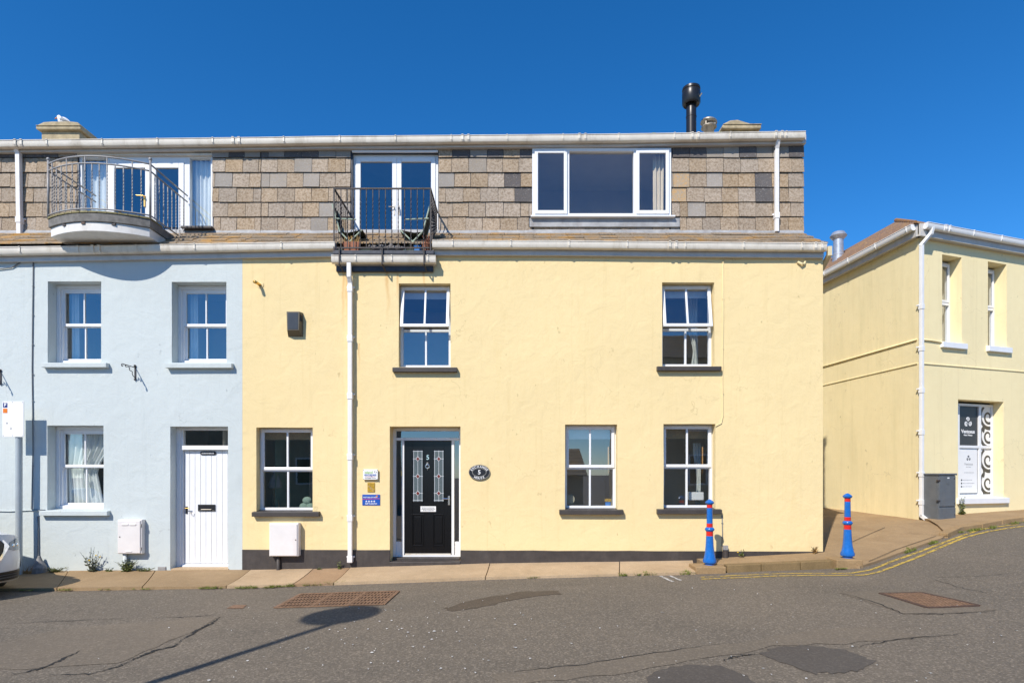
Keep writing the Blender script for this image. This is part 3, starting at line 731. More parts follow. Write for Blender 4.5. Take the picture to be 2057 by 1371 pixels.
# front door
yd = D + DP + .02
dx0, dx1, dz0, dz1 = X(813, yd), X(907, yd), Z(1114, yd), Z(885, yd)
ox0, ox1, oz0, oz1 = DO[0], DO[1], DO[2]+.05, DO[3]
fr = MB().ring(ox0-.005, ox1+.005, oz0, oz1-.004, .055, DP-.01, DP+.08, wb=.03)
zt0, zt1 = dz1+.006, dz1+.055
fr.box(ox0+.0501, ox1-.0501, DP-.012, DP+.08, zt0, zt1)
fr.box(dx0-.05, dx0-.004, DP-.011, DP+.08, oz0+.0301, zt0-.001); fr.box(dx1+.004, dx1+.05, DP-.011, DP+.08, oz0+.0301, zt0-.001)
fd = fr.build('door_frame', M_upv, yel, MF, bevel=.004)
pane(fd, MF, ox0+.05, ox1-.05, zt1, oz1-.05, DP+.03)
for a, b in ((ox0+.05, dx0-.05), (dx1+.05, ox1-.05)):
    pane(fd, MF, a, b, oz0+.27, zt0, DP+.03); MB().box(a, b, DP+.02, DP+.045, oz0+.03, oz0+.27).build('lower_panel', M_upv, fd, MF, bevel=.003)
room(yel, MF, ox0, ox1, oz0, oz1, DP+.09, 2.5, M_rmd)
y0 = DP+.012
door = MB(); zs_ = [Z(q, yd) for q in (1007, 903, 1094, 1033)]
lp = (X(829, yd), X(850, yd)); rp = (X(871, yd), X(892, yd))
door.box(dx0, dx1, y0+.012, y0+.05, dz0, dz1)                                           # core
for a, b in ((dx0, lp[0]), (lp[1], rp[0]), (rp[1], dx1)): door.box(a, b, y0, y0+.0119, dz0, dz1)   # stiles and muntin
for a, b in (lp, rp):
    for p, q in ((dz0, zs_[2]), (zs_[3], zs_[0]), (zs_[1], dz1)): door.box(a, b, y0, y0+.0119, p, q)
dr = door.build('front_door', M_dor, yel, MF, bevel=.003); dr['label'] = 'glossy black panelled front door with two leaded lights'
for a, b in (lp, rp):
    for p, q in ((zs_[2], zs_[3]), (zs_[0], zs_[1])):
        MB().ring(a-.012, b+.012, p-.012, q+.012, .017, y0-.011, y0-.0005).build('moulding', M_dor, dr, MF, bevel=.005)
    MB().box(a+.03, b-.03, y0-.004, y0+.011, zs_[2]+.03, zs_[3]-.03).build('raised_panel', M_dor, dr, MF, bevel=.006)
    MB().box(a+.004, b-.004, y0+.004, y0+.0115, zs_[0]+.004, zs_[1]-.004).build('leaded_light', M_obs, dr, MF)
    cxm = (a+b)/2; ld = MB(); r_ = .042
    for x in (a+.02, cxm, b-.02): ld.box(x-.003, x+.003, y0, y0+.0038, zs_[0]+.004, zs_[1]-.004)
    ld.box(a+.005, b-.005, y0-.0005, y0+.0037, zs_[0]+.02, zs_[0]+.028); ld.box(a+.005, b-.005, y0-.0005, y0+.0037, zs_[1]-.028, zs_[1]-.02)
    for py in (921, 956, 990):
        zc = Z(py, yd)
        ld.box(a+.004, b-.004, y0-.001, y0+.0036, zc-.004, zc+.004)
        ld.prism([(cxm-r_, zc), (cxm, zc-r_*1.15), (cxm+r_, zc), (cxm, zc+r_*1.15)], y0-.003, y0+.0035)
        MB().prism([(cxm-r_*.76, zc), (cxm, zc-r_*.87), (cxm+r_*.76, zc), (cxm, zc+r_*.87)], y0-.006, y0-.0035).build('red_diamond', M_red, dr, MF)
    ld.build('leading', M_lea, dr, MF)
text('5', .12, MF, X(859.5, yd), y0-.003, Z(918.5, yd), M_chr, dr, name='door_number')
kn = MB(); kx_, kz_ = X(859, yd), Z(936, yd)
kn.tube([(kx_+.033*math.cos(t), y0-.02, kz_+.033*math.sin(t)) for t in [i*2*math.pi/16 for i in range(17)]], .009, 8).box(kx_-.012, kx_+.012, y0-.012, y0, kz_+.02, kz_+.075).ball((kx_, y0-.006, kz_-.06), .008, 8)
kn.build('door_knocker', M_chr, dr, MF, smooth=True)
hx_, hz_ = X(902, yd), Z(1004, yd)
MB().box(hx_-.017, hx_+.017, y0-.012, y0, hz_-.085, hz_+.08).tube([(hx_, y0-.01, hz_+.03), (hx_, y0-.05, hz_+.03), (hx_-.02, y0-.055, hz_+.03), (hx_-.12, y0-.055, hz_+.03)], .011, 8).build('door_handle', M_chr, dr, MF, bevel=.003)
MB().box(dx0+.01, dx1-.01, y0-.02, y0-.001, dz0+.004, dz0+.03).build('weather_bar', M_gut, dr, MF, bevel=.004)
MB().box(X(807, yd)-.008, X(807, yd)+.008, DP-.016, DP-.0125, Z(955, yd), Z(945, yd)).build('door_bell', M_brs, fd, MF, bevel=.003)
ns = tag(MB().box(X(845, yd), X(876, yd), y0-.010, y0-.0005, Z(1027, yd), Z(1016, yd)).build('notice', M_sgw, None, MF, bevel=.002), 'small white notice with three printed lines on the black door', 'notice')
for k, (a, b) in enumerate(((848, 873), (847, 874), (850, 872))):
    mb = MB(); q = X(a, yd); r = random.Random(k)
    while q < X(b, yd):
        wq = r.uniform(.008, .028); mb.box(q, min(q+wq, X(b, yd)), y0-.0115, y0-.0101, Z(1019+k*2.7, yd)-.005, Z(1019+k*2.7, yd)+.005); q += wq+.006
    mb.build('printed_line', M_ink, ns, MF)

# attic front: backing, slates, windows
BW = (X(1069, DD), X(1347, DD), Z(437, DD), Z(300, DD)); FDR = (X(708, DD), X(880, DD), 5.5, Z(307, DD))
wall('attic_wall', XL, XRD, 5.3, 7.86, [BW, FDR], .16, M_bit, yel, MA, amp=.002, jit=0)
zs0, zs1 = Z(466, DD), Z(288, DD)
fl_hole = (BW[0]-.06, BW[1]+.17, Z(457, DD), BW[2]+.01)
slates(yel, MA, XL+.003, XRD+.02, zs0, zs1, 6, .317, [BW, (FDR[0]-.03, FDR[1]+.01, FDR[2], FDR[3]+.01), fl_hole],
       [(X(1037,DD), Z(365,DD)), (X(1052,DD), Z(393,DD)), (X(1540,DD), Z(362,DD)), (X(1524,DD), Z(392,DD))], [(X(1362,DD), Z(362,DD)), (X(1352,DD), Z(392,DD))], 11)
bx0, bx1, bz0, bz1 = BW; xa_, xb_ = X(1140, DD), X(1275, DD)
wn = MB().ring(bx0, bx1, bz0, bz1, .06, -.05, .05).box(xa_-.03, xa_+.03, -.049, .05, bz0+.0601, bz1-.0601).box(xb_-.03, xb_+.03, -.049, .05, bz0+.0601, bz1-.0601).build('attic_window', M_upv, yel, MA, bevel=.005)
pane(wn, MA, xa_, xb_, bz0+.05, bz1-.05, .01, M_gld)
for a, b in ((bx0+.045, xa_-.012), (xb_+.012, bx1-.045)):
    MB().ring(a, b, bz0+.045, bz1-.045, .062, -.078, -.0505).build('sash', M_upv, wn, MA, bevel=.006); pane(wn, MA, a+.06, b-.06, bz0+.1, bz1-.1, -.06, M_gld)
MB().box(bx0-.03, bx1+.06, -.12, .0, bz0-.03, bz0-.001).build('window_board', M_upv, wn, MA, bevel=.006)
lf = MB(); n = 24
for i in range(n+1):
    x = bx0-.05+(bx1-bx0+.21)*i/n
    for y, z in ((-.05, bz0-.03), (-.045, bz0-.09), (-.055+noise.noise(Vector((x*6, 2, 0)))*.012, Z(457, DD)-.005), (-.01, Z(457, DD)-.006), (-.005, bz0-.03)): lf.v.append((x, y, z))
for i in range(n):
    for k in range(5): lf.f.append([i*5+k, (i+1)*5+k, (i+1)*5+(k+1) % 5, i*5+(k+1) % 5]); lf.m.append(0)
lf.build('lead_apron', M_led, wn, MA)
room(yel, MA, bx0, bx1, bz0, bz1, .1, 2.2, M_rom)
fx0, fx1, fz0, fz1 = FDR; fm = (X(796, DD))
MAr = MA @ T(0, .11, 0)
fd2 = MB().ring(fx0, fx1, fz0, fz1, .06, -.045, .05).build('french_window', M_upv, yel, MAr, bevel=.005)
for k, (a, b) in enumerate(((fx0+.055, fm-.002), (fm+.002, fx1-.055))):
    MB().ring(a, b, fz0+.06, fz1-.055, .085, -.06, -.005, wb=.16).build('door_leaf', M_upv, fd2, MAr, bevel=.006); pane(fd2, MAr, a+.08, b-.08, fz0+.2, fz1-.13, -.03)
    xh = fm + (-.045 if k == 0 else .045)
    MB().box(xh-.012, xh+.012, -.07, -.058, Z(430, DD), Z(410, DD)).tube([(xh, -.06, Z(415, DD)), (xh, -.1, Z(415, DD)), (xh+(-.1 if k == 0 else .0), -.105, Z(415, DD)-(.0 if k == 0 else .1))], .009, 8).build('door_handle', M_ste, fd2, MAr)
MB().box(fx0, fx1, -.04, -.001, fz1-.005, fz1+.03).build('drip_rail', M_upv, fd2, MA, bevel=.004)
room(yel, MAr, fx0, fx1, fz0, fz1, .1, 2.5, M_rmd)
# roof strip below the attic front, top roof edge, gutters
def eaves_strip(root, xa, xb, x_gap, seed, x_end=None, base=M_rof, last=None):
    r = random.Random(seed); mb = MB(); rows = 4
    for j in range(rows):
        t0, t1 = j/rows-.02, (j+1)/rows+.1; x = xa - r.uniform(0, .3)
        while x < xb:
            wd = r.uniform(.24, .34); a, b = max(x, xa), min(x+wd-.006, xb); x += wd
            if last: b = min(b, last(t0))
            if b-a < .03: continue
            y_a, z_a = -.08+.90*t0, 5.60+.555*t0; y_b, z_b = -.08+.90*t1, 5.60+.555*t1-.02; q = r.uniform(-.006, .008); th = .016+r.uniform(0, .012)
            mb.add([(a,y_a,z_a+q),(b,y_a,z_a+q),(b,y_b,z_b),(a,y_b,z_b),(a,y_a,z_a+th+q),(b,y_a,z_a+th+q),(b,y_b,z_b+.006),(a,y_b,z_b+.006)], [(0,3,2,1),(4,5,6,7),(0,1,5,4),(1,2,6,5),(2,3,7,6),(3,0,4,7)])
    stuff(mb.build('eaves_slates', base, root, MF))
    MB().add([(xa,-.07,5.56),(xb,-.07,5.56),(xb,.82,6.12),(xa,.82,6.12)], [(0,1,2,3)]).build('roof_felt', M_bit, root, MF, recalc=False)
    MB().add([(xa,.735,6.105),(min(xb, XRD),.735,6.105),(min(xb, XRD),.78,6.19),(xa,.78,6.19)], [(0,1,2,3)]).build('flashing', M_led, root, MF, recalc=False)
eaves_strip(yel, XL, XR+.04, None, 3, last=lambda t: XR+.04-.05*t)
def roof_top(root, path, xb, mat, seed, name='roof'):
    """shallow roof whose lichened verge shows above the gutter"""
    mb = MB(); n = int((path[-1][0]-path[0][0])/.12)
    for i in range(n+1):
        x = path[0][0]+(path[-1][0]-path[0][0])*i/n; z = tab([(p[0], p[2]) for p in path], x)
        q = noise.noise(Vector((x*2.5, seed, 0)))*.014 + noise.noise(Vector((x*9, seed, 4)))*.008
        for y, zz in ((-.12,-.05),(-.13,.02+q*.5),(-.10,.055+q),(.2,.08),(3.4,.5),(7.1,.2),(7.1,-.1)): mb.v.append((x, y, z+zz))
    for i in range(n):
        for k in range(6): mb.f.append([i*7+k, (i+1)*7+k, (i+1)*7+k+1, i*7+k+1]); mb.m.append(0)
    mb.f += [list(range(7)), [n*7+k for k in range(7)]]; mb.m += [0, 0]
    return mb.build(name, mat, root, MA, smooth=False)
yg = DD-.22
GU = [(XL, -.10, Z(275, yg)), (X(640, yg), -.10, Z(273, yg)), (X(940, yg), -.10, Z(270.5, yg)), (X(1250, yg), -.10, Z(268, yg)), (X(1619, yg), -.10, Z(262.5, yg))]
roof_top(yel, GU, 0, M_edg, 1)
gutter(yel, MA, GU, clip=1.03, unions=(X(935, yg), X(1170, yg), X(1397, yg), X(1565, yg)))
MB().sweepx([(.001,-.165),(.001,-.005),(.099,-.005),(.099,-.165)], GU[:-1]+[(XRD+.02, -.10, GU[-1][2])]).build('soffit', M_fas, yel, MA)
mm = MB(); r = random.Random(5)
for k in range(46):
    x = X(1270+r.random()**1.0*210, 11.2); z = tab([(p[0], p[2]) for p in GU], x); mm.ball((x, -.06+r.uniform(-.02, .06), z+.045+r.uniform(-.01, .015)), r.uniform(.02, .05), 7, 0, (1.6, 1, .55))
stuff(mm.build('moss', M_mos, yel, MA, smooth=True))
def downpipe(root, M, pts, mat, w_=.034, collars=(), name='downpipe'):
    o = MB().tube(pts, w_*1.25, 4).build(name, mat, root, M) if False else None
    mb = MB()
    P = [Vector(p) for p in pts]
    for a, b in zip(P, P[1:]):
        d = (b-a).normalized(); s = Vector((1,0,0)); u = d.cross(s).normalized()
        a2, b2 = a-d*w_*.6, b+d*w_*.6
        vs = [q+s*i*w_+u*k*w_ for q in (a2, b2) for i, k in ((-1,-1),(1,-1),(1,1),(-1,1))]
        mb.add(vs, [(0,1,2,3),(4,7,6,5),(0,4,5,1),(1,5,6,2),(2,6,7,3),(3,7,4,0)])
    o = mb.build(name, mat, root, M, bevel=.006)
    for x, y, z in collars: MB().box(x-w_*1.25, x+w_*1.25, y-w_*1.25, y+w_*1.3, z-.055, z+.055).box(x-w_*1.9, x+w_*1.9, y+w_*.6, y+w_*2.2, z+.02, z+.05).build('pipe_collar', mat, o, M, bevel=.005)
    return o
xd = X(1560, 11.23); downpipe(yel, MA, [(xd, -.14, Z(280, 11.16)), (xd, -.07, Z(298, 11.2)), (xd, -.07, Z(462, 11.2))], M_pip, .035, [(xd, -.07, Z(432, 11.2))])
# lower gutters, fascia, balcony gutter and downpipe
yl = 10.31
GL = [(XL, -.07, Z(487.5, yl)), (X(672, yl), -.07, Z(484.5, yl))]; GR = [(X(868, yl), -.07, Z(482, yl)), (X(1120, yl), -.07, Z(482.5, yl)), (X(1400, yl), -.07, Z(485.5, yl)), (X(1662, yl), -.07, Z(487.5, yl))]
gutter(yel, MF, GL, clip=1.0, c0=.75); gutter(yel, MF, GR, clip=1.0, c0=.35, unions=(X(1352, yl), X(1645, yl)))
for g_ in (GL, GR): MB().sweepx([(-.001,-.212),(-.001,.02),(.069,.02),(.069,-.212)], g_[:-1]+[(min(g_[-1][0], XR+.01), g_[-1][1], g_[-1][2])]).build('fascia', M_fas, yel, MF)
x_ = X(1667, 10.4)
downpipe(yel, MF, [(x_, -.08, Z(497, 10.4)), (x_, -.08, Z(511, 10.4)), (x_+.02, .25, Z(527, 10.4)-.02), (x_-.03, .55, Z(545, 10.4))], M_lpi, .036, [])
xp = X(703.5, 10.43)
downpipe(yel, MF, [(X(701.5, 10.37), -.13, Z(520, 10.37)), (X(701.5, 10.37), -.13, Z(555, 10.37)), (xp, -.07, Z(567, 10.4)), (xp, -.07, Z(1127, 10.43))], M_pip, .036,
         [(xp, -.07, Z(q, 10.43)) for q in (580, 680, 795, 917, 1040, 1122)])

# iron balcony in front of the french window
by = 10.33; bl, br = X(671, by), X(865, by); zt_, zb_ = Z(379, by), Z(498, by); q0 = by-D
bal = thing('iron_balcony', 'rusty black iron balcony with thin twisted balusters before the attic french window', 'balcony', ((bl+br)/2, by, zb_))
MB().box(bl-.02, br+.06, q0-.01, .75, zb_-.11, zb_-.04).build('floor', M_bit, bal, MF, bevel=.01)
MB().box(bl-.012, br+.012, q0-.013, q0+.013, zt_-.012, zt_+.014).build('top_rail', M_irn, bal, MF, bevel=.004)
MB().box(bl+.05, br-.02, q0-.012, q0+.012, zb_-.01, zb_+.012).build('bottom_rail', M_irn, bal, MF)
def twisted(mb, x, y, z0, z1, w_=.007, seg=None):
    n = seg or 26
    o = len(mb.v)
    for i in range(n+1):
        a = (math.pi/4*i if .12 < i/n < .88 else 0)
        for k in range(4):
            t = a+k*math.pi/2+math.pi/4; mb.v.append((x+w_*1.35*math.cos(t), y+w_*1.35*math.sin(t), z0+(z1-z0)*i/n))
    for i in range(n):
        for k in range(4): mb.f.append([o+i*4+k, o+i*4+(k+1) % 4, o+(i+1)*4+(k+1) % 4, o+(i+1)*4+k]); mb.m.append(0)
for i in range(1, 15):
    mb = MB(); x = bl+.01+(br-bl-.02)*i/15; twisted(mb, x, q0, zb_-.0, zt_); mb.build('baluster', M_irn, bal, MF)
for x in (bl, br): MB().box(x-.011, x+.011, q0-.011, q0+.011, zb_-.06, zt_).build('corner_post', M_irn, bal, MF)
for x in (bl, br):
    MB().box(x-.0125, x+.0125, q0+.014, DD-D-.01, zt_-.012, zt_+.0135).build('side_rail', M_irn, bal, MF); MB().box(x-.01, x+.01, q0+.014, .15, zb_+.0, zb_+.02).build('side_rail', M_irn, bal, MF)
    for i in range(1, 8):
        y = q0+(DD-D-q0)*i/8; mb = MB(); twisted(mb, x, y, max(zb_, 5.68+.62*y), zt_); mb.build('baluster', M_irn, bal, MF)
y9 = -.13
for px in (682, 768, 852):
    x = X(px, 10.3)
    MB().tube([(x, q0, zb_), (x, y9-.075, zb_-.01), (x, y9-.08, Z(530, 10.29)), (x+.02, -.05, Z(544, 10.45))], .014, 6).build('bracket', M_irn, bal, MF)
gutter(yel, MF, [(X(665, 10.31), -.075, Z(512, 10.31)), (X(875, 10.31), -.075, Z(512.5, 10.31))], clip=.62, c0=.42)
MB().box(X(672, 10.4), X(874, 10.4), -.074, -.03, Z(533, 10.42), Z(511, 10.42)).build('balcony_fascia', M_fas, yel, MF)
MB().box(X(675, 10.44), X(870, 10.44), -.06, .0, Z(545, 10.44), Z(533, 10.44)-.001).build('balcony_beam', M_bit, yel, MF, bevel=.01)

# folding chairs, pots and stones on the balcony
M_cg = plain('green_canvas', (.035,.042,.028), .85, var=.25, vs=20); M_cf = plain('pale_green_tube', (.40,.47,.36), .4, var=.08)
M_ter = plain('terracotta', (.30,.115,.06), .8, var=.2, vs=20); M_stn = plain('grey_stone', (.20,.18,.165), .9, var=.35, vs=18, bmp=.6, bs=50); M_bcl = plain('blue_plastic', (.03,.20,.55), .4)
zf = zb_-.039
def chair(label, cx, cy, face):
    c = thing('folding_chair', label, 'chair', (cx, D+cy, zf), 'folding chairs on the balcony')
    f = face
    for s in (-.2, .2):
        MB().tube([(cx-f*.2, cy+s, zf+.005), (cx+f*.22, cy+s, zf+.40)], .013, 6).build('leg', M_cf, c, MF)
        MB().tube([(cx+f*.2, cy+s*.92, zf+.005), (cx-f*.17, cy+s*.92, zf+.38), (cx-f*.30, cy+s*.92, zf+.86)], .013, 6).build('back_leg', M_cf, c, MF)
    MB().add([(cx-f*.2,cy-.2,zf+.37),(cx+f*.23,cy-.2,zf+.405),(cx+f*.23,cy+.2,zf+.405),(cx-f*.2,cy+.2,zf+.37),(cx-f*.02,cy-.2,zf+.355),(cx-f*.02,cy+.2,zf+.355)], [(0,4,5,3),(4,1,2,5)]).build('seat', M_cg, c, MF)
    MB().add([(cx-f*.18,cy-.19,zf+.42),(cx-f*.30,cy-.19,zf+.87),(cx-f*.30,cy+.19,zf+.87),(cx-f*.18,cy+.19,zf+.42),(cx-f*.27,cy,zf+.63)], [(0,1,4),(1,2,4),(2,3,4),(3,0,4)]).build('backrest', M_cg, c, MF)
    MB().tube([(cx-f*.28, cy-.2, zf+.60), (cx+f*.12, cy-.21, zf+.58)], .012, 6).build('armrest', M_cf, c, MF)
    return c
chair('dark green folding chair at the left end of the iron balcony', X(706, 10.6), .16, 1); chair('dark green folding chair at the right end of the iron balcony', X(832, 10.6), .16, -1)
pt = thing('planter_trough', 'terracotta trough with dry stems on the left of the iron balcony', 'planter', (X(702, 10.2), 10.22, zf))
MB().prism([(X(684,10.2), zf), (X(714,10.2), zf), (X(717,10.2), zf+.17), (X(682,10.2), zf+.17)], -.12, .03).build('trough', M_ter, pt, MF, bevel=.01)
mb = MB(); r = random.Random(2)
for k in range(26): x = r.uniform(X(685,10.2), X(715,10.2)); mb.tube([(x, -.05, zf+.15), (x+r.uniform(-.04,.04), -.05+r.uniform(-.04,.04), zf+.2+r.random()*.1)], .006, 4)
mb.build('dry_stems', M_dry, pt, MF)
pp = thing('plant_pot', 'orange plant pot at the right corner of the iron balcony', 'plant pot', (X(857, 10.2), 10.25, zf))
MB().lathe([(.05,0),(.075,.13),(.082,.13),(.082,.16),(.07,.16)], (X(856,10.42), -.05, zf), 16).build('pot', M_ter, pp, MF, smooth=True, auto=40)
mb = MB()
for k in range(16): a = r.random()*6.3; mb.tube([(X(856,10.42), -.05, zf+.15), (X(856,10.42)+.08*math.cos(a), -.05+.08*math.sin(a), zf+.2+r.random()*.1)], .008, 4)
mb.build('dry_stems', M_ter, pp, MF)
tag(MB().box(X(832,10.4), X(845,10.4), -.11, -.02, zf, zf+.09).box(X(831,10.4), X(846,10.4), -.12, -.01, zf+.0905, zf+.105).build('plastic_tub', M_bcl, None, MF, bevel=.008), 'small blue plastic tub on the balcony floor beside the orange pot', 'tub')
mb = MB()
for k in range(26): mb.ball((X(745+k*2.5, 10.42)+r.uniform(-.02,.02), -.07+r.uniform(-.03,.06), zf+.05+r.random()*.07), r.uniform(.03,.05), 7, 0, (1.3, 1, .8))
stuff(tag(mb.build('stone_pile', M_stn, None, MF, smooth=True), 'row of grey beach stones piled along the balcony floor', 'stones'))

# interiors seen through the panes
curtain('cream curtain drawn to the right edge of the wide attic window', MA, X(1312, DD+.1), X(1334, DD+.1), bz0+.02, bz1-.02, .12, M_crm, 3, .02)
tag(MB().box(W1[0]+.03, W1[1]-.03, YD+.10, YD+.13, W1[3]-.2, W1[3]-.02).build('roller_blind', M_bln, None, MF), 'brown woven blind rolled up in the ground floor window above the meter box', 'blind')
for h, nm in ((W2, 'left'), (W3, 'right')): tag(MB().box(h[0]+.04, h[1]-.04, YD+.13, YD+.15, h[3]-.19, h[3]-.02).build('roller_blind', M_blw, None, MF), f'pale blind rolled up in the {nm} first floor window of the yellow house', 'blind')
for h, nm in ((W4, 'middle'), (W5, 'right')): tag(MB().box(h[0]+.04, h[1]-.04, YD+.13, YD+.14, h[3]-.24, h[3]-.02).build('roller_blind', M_blw if nm == 'middle' else M_bln, None, MF), f'blind rolled up in the {nm} ground floor window of the yellow house', 'blind')
curtain('white curtain hanging at the right of the open first floor window', MF, W3[1]-.30, W3[1]-.05, W3[2]+.05, W3[3]-.05, YD+.62, M_cur, 4, .025, tie=(1, .25, .35))
curtain('white curtain at the right edge of the ground floor window behind the bollard', MF, W5[1]-.2, W5[1]-.05, W5[2]+.05, W5[3]-.3, YD+.5, M_cur, 3, .02, tie=(1, .4, .5))
lm = thing('tripod_lamp', 'grey drop-shaped lamp on thin tripod legs inside the window above the meter box', 'lamp', (X(552, 10.9), 10.95, W1[2]))
lx, lz = X(553, 10.95), Z(978, 10.95)
MB().lathe([(.002,.30),(.03,.27),(.07,.19),(.105,.08),(.11,0),(.09,-.015)], (lx, .45, lz), 16).build('lamp_shade', plain('grey_shade', (.16,.18,.19), .8, var=.3), lm, MF, smooth=True)
for a in (-.07, .0, .07): MB().tube([(lx+a*.3, .45, lz), (lx+a, .45+abs(a)*.5, W1[2]-.05)], .008, 6).build('leg', M_bln, lm, MF)
gf = MB(); r = random.Random(8)
for k in range(3): gf.ball((X(612+k*6, 10.85), .33, W1[2]+.07+.11*(k % 2)), .09, 10, 0, (1, .6, .8))
tag(gf.build('green_cushions', plain('pale_green_cloth', (.25,.34,.26), .9), None, MF, smooth=True), 'pale green cushions stacked behind the lower right pane above the meter box', 'cushions')
tag(MB().prism([(X(1146,10.78)+.075*math.cos(t), Z(1002,10.78)+.085*math.sin(t)) for t in [i*math.pi/12 for i in range(24)]], .28, .30).build('round_plate', plain('straw_plate', (.42,.38,.27), .8), None, MF), 'round straw-coloured plate leaning in the corner of the middle ground floor window', 'plate')
bxo = thing('toy_box', 'small yellow and blue box standing in the middle ground floor window', 'box', (X(1221,10.74), 10.74, W4[2]))
MB().box(X(1216,10.74), X(1226,10.74), .22, .29, W4[2]+.05, W4[2]+.13).build('box_body', M_bcl, bxo, MF); MB().box(X(1215,10.74), X(1227,10.74), .21, .30, W4[2]+.1305, W4[2]+.18).build('box_lid', M_ylp, bxo, MF)
tag(MB().box(X(1384,10.9), X(1414,10.9), .4, .55, Z(1004,10.9), Z(988,10.9)).build('storage_box', M_sgw, None, MF, bevel=.01), 'white box standing inside the ground floor window behind the bollard', 'box')
for h, px, nm in ((W4, 1222, 'middle'), (W5, 1411, 'right-hand')):
    tag(MB().box(X(px, 10.75)-.009, X(px, 10.75)+.009, YD+.085, YD+.095, Z(950,10.75), Z(897,10.75)).build('blind_cord', plain('orange_cord', (.62,.33,.12), .7), None, MF), f'orange blind cord hanging in the {nm} ground floor window', 'cord')
# ------------------------------------------------------------------ blue house
BX = -15.0
blu = thing('blue_house', 'pale blue rendered terraced house with curved attic balcony and white plank door', 'house', (X(250), D, 0))
B1 = hole(96,203,565,728); B2 = hole(345,455,566,728); B3 = hole(95,208,854,1024); BD = hole(342,458,856,1143)
BDp = .21
wall('wall', BX, XL-.001, -.8, 5.6, [B1, B2, B3, BD], BDp, M_blu, blu, MF)
g = MB().add([(BX,7.5,-.7),(XL,7.5,-.7),(XL,7.5,7.6),(BX,7.5,7.6)], [(0,1,2,3)]); g.add([(BX,0,-.7),(BX,0,5.6),(BX,.82,7.7),(BX,7.5,7.7),(BX,7.5,-.7)], [(0,1,2,3,4)])
g.build('rear_wall', M_blu, blu, MF, recalc=False)
sash_window(blu, MF, B1, BDp); sash_window(blu, MF, B2, BDp); sash_window(blu, MF, B3, BDp, .52)
for a, b, t in ((82,213,728), (331,465,729), (78,215,1025)): sill(blu, MF, X(a, 10.41), X(b, 10.41), Z(t, 10.44), .085, M_blu, .09, .2)
curtain('white net curtain swept to the left in the blue house ground floor window', MF, B3[0]+.08, B3[1]-.02, B3[2]+.08, B3[3]-.08, BDp+.155, M_cur, 8, .03, tie=(-1, .42, .62))
for h, nm in ((B1, 'left'), (B2, 'right')): curtain(f'sheer white curtain in the {nm} first floor window of the blue house', MF, h[0]+.07, h[0]+.22, h[2]+.05, h[3]-.05, BDp+.25, M_cur, 3, .02)
# plank door
yb = D+BDp+.04; px0, px1, pz0, pz1 = X(371, yb), BD[1]-.02, Z(1136, yb), Z(904, yb)
fb = MB().box(BD[0], BD[0]+.07, BDp-.02, BDp+.09, BD[2], BD[3]-.004).box(BD[0]+.0701, px0-.006, BDp-.002, BDp+.09, BD[2]+.03, BD[3]-.005).box(BD[1]-.018, BD[1]+.01, BDp-.01, BDp+.09, BD[2], BD[3]-.005)
fb.box(px0-.0055, BD[1]-.0185, BDp-.001, BDp+.09, Z(864, yb), BD[3]-.005).box(px0-.0055, BD[1]-.0185, BDp-.04, BDp+.09, pz1+.006, Z(895, yb))
fbo = fb.build('door_frame', M_wht, blu, MF, bevel=.004)
pane(fbo, MF, px0-.006, BD[1]-.018, Z(896, yb), Z(863, yb), BDp+.03)
room(blu, MF, BD[0], BD[1], BD[2], BD[3], BDp+.1, 2.2, plain('green_hall', (.07,.16,.14), .9))
bd = MB().box(px0, px1, BDp+.045, BDp+.075, pz0, pz1).build('plank_door', M_wht, blu, MF); n = 9
for k in range(n):
    a = px0+(px1-px0)*k/n; MB().box(a+.0022, px0+(px1-px0)*(k+1)/n-.0022, BDp+.025+.001*(k % 2), BDp+.0448, pz0+.05, pz1-.004).build('plank', M_wht, bd, MF, bevel=.004)
MB().add([(px0-.02,BDp-.03,pz0-.01),(px1,BDp-.03,pz0-.01),(px1,BDp+.06,pz0-.01),(px0-.02,BDp+.06,pz0-.01),(px0-.02,BDp-.03,pz0+.015),(px1,BDp-.03,pz0+.015),(px1,BDp+.06,pz0+.05),(px0-.02,BDp+.06,pz0+.05)], [(0,3,2,1),(4,5,6,7),(0,1,5,4),(1,2,6,5),(2,3,7,6),(3,0,4,7)]).build('weather_board', M_wht, bd, MF, bevel=.004)
lx0, lx1, lz0, lz1 = X(400, yb), X(433, yb), Z(1025, yb), Z(1013, yb)
M_bki = plain('black_ironmongery', (.018,.018,.02), .35, var=.2)
MB().box(lx0, lx1, BDp+.012, BDp+.0248, lz0, lz1).ring(lx0-.006, lx1+.006, lz0-.006, lz1+.006, .012, BDp+.008, BDp+.02).build('letter_plate', M_bki, bd, MF, bevel=.003)
MB().tube([(lx0+.05, BDp+.012, lz0+.03), (lx0+.06, BDp-.005, lz0+.025), (lx1-.06, BDp-.005, lz0+.025), (lx1-.05, BDp+.012, lz0+.03)], .006, 6).build('letter_flap', M_ste, bd, MF)
hx2, hz2 = X(376, yb), Z(1023, yb)
MB().box(hx2-.018, hx2+.018, BDp+.012, BDp+.0249, hz2-.07, hz2+.06).build('handle_plate', M_bki, bd, MF, bevel=.004)
MB().tube([(hx2, BDp+.012, hz2+.03), (hx2, BDp-.025, hz2+.03), (hx2+.07, BDp-.03, hz2+.03)], .008, 8).build('door_handle', M_brs, bd, MF)
MB().tube([(hx2+.075, BDp+.02, hz2-.03), (hx2+.07, BDp-.01, hz2-.06), (hx2+.10, BDp-.02, hz2-.07), (hx2+.115, BDp-.015, hz2-.03)], .005, 6).build('hook', M_gry, bd, MF)
nx0, nx1, nz_ = X(400, yb-.06), X(432, yb-.06), Z(909.5, yb-.06); rr = .034
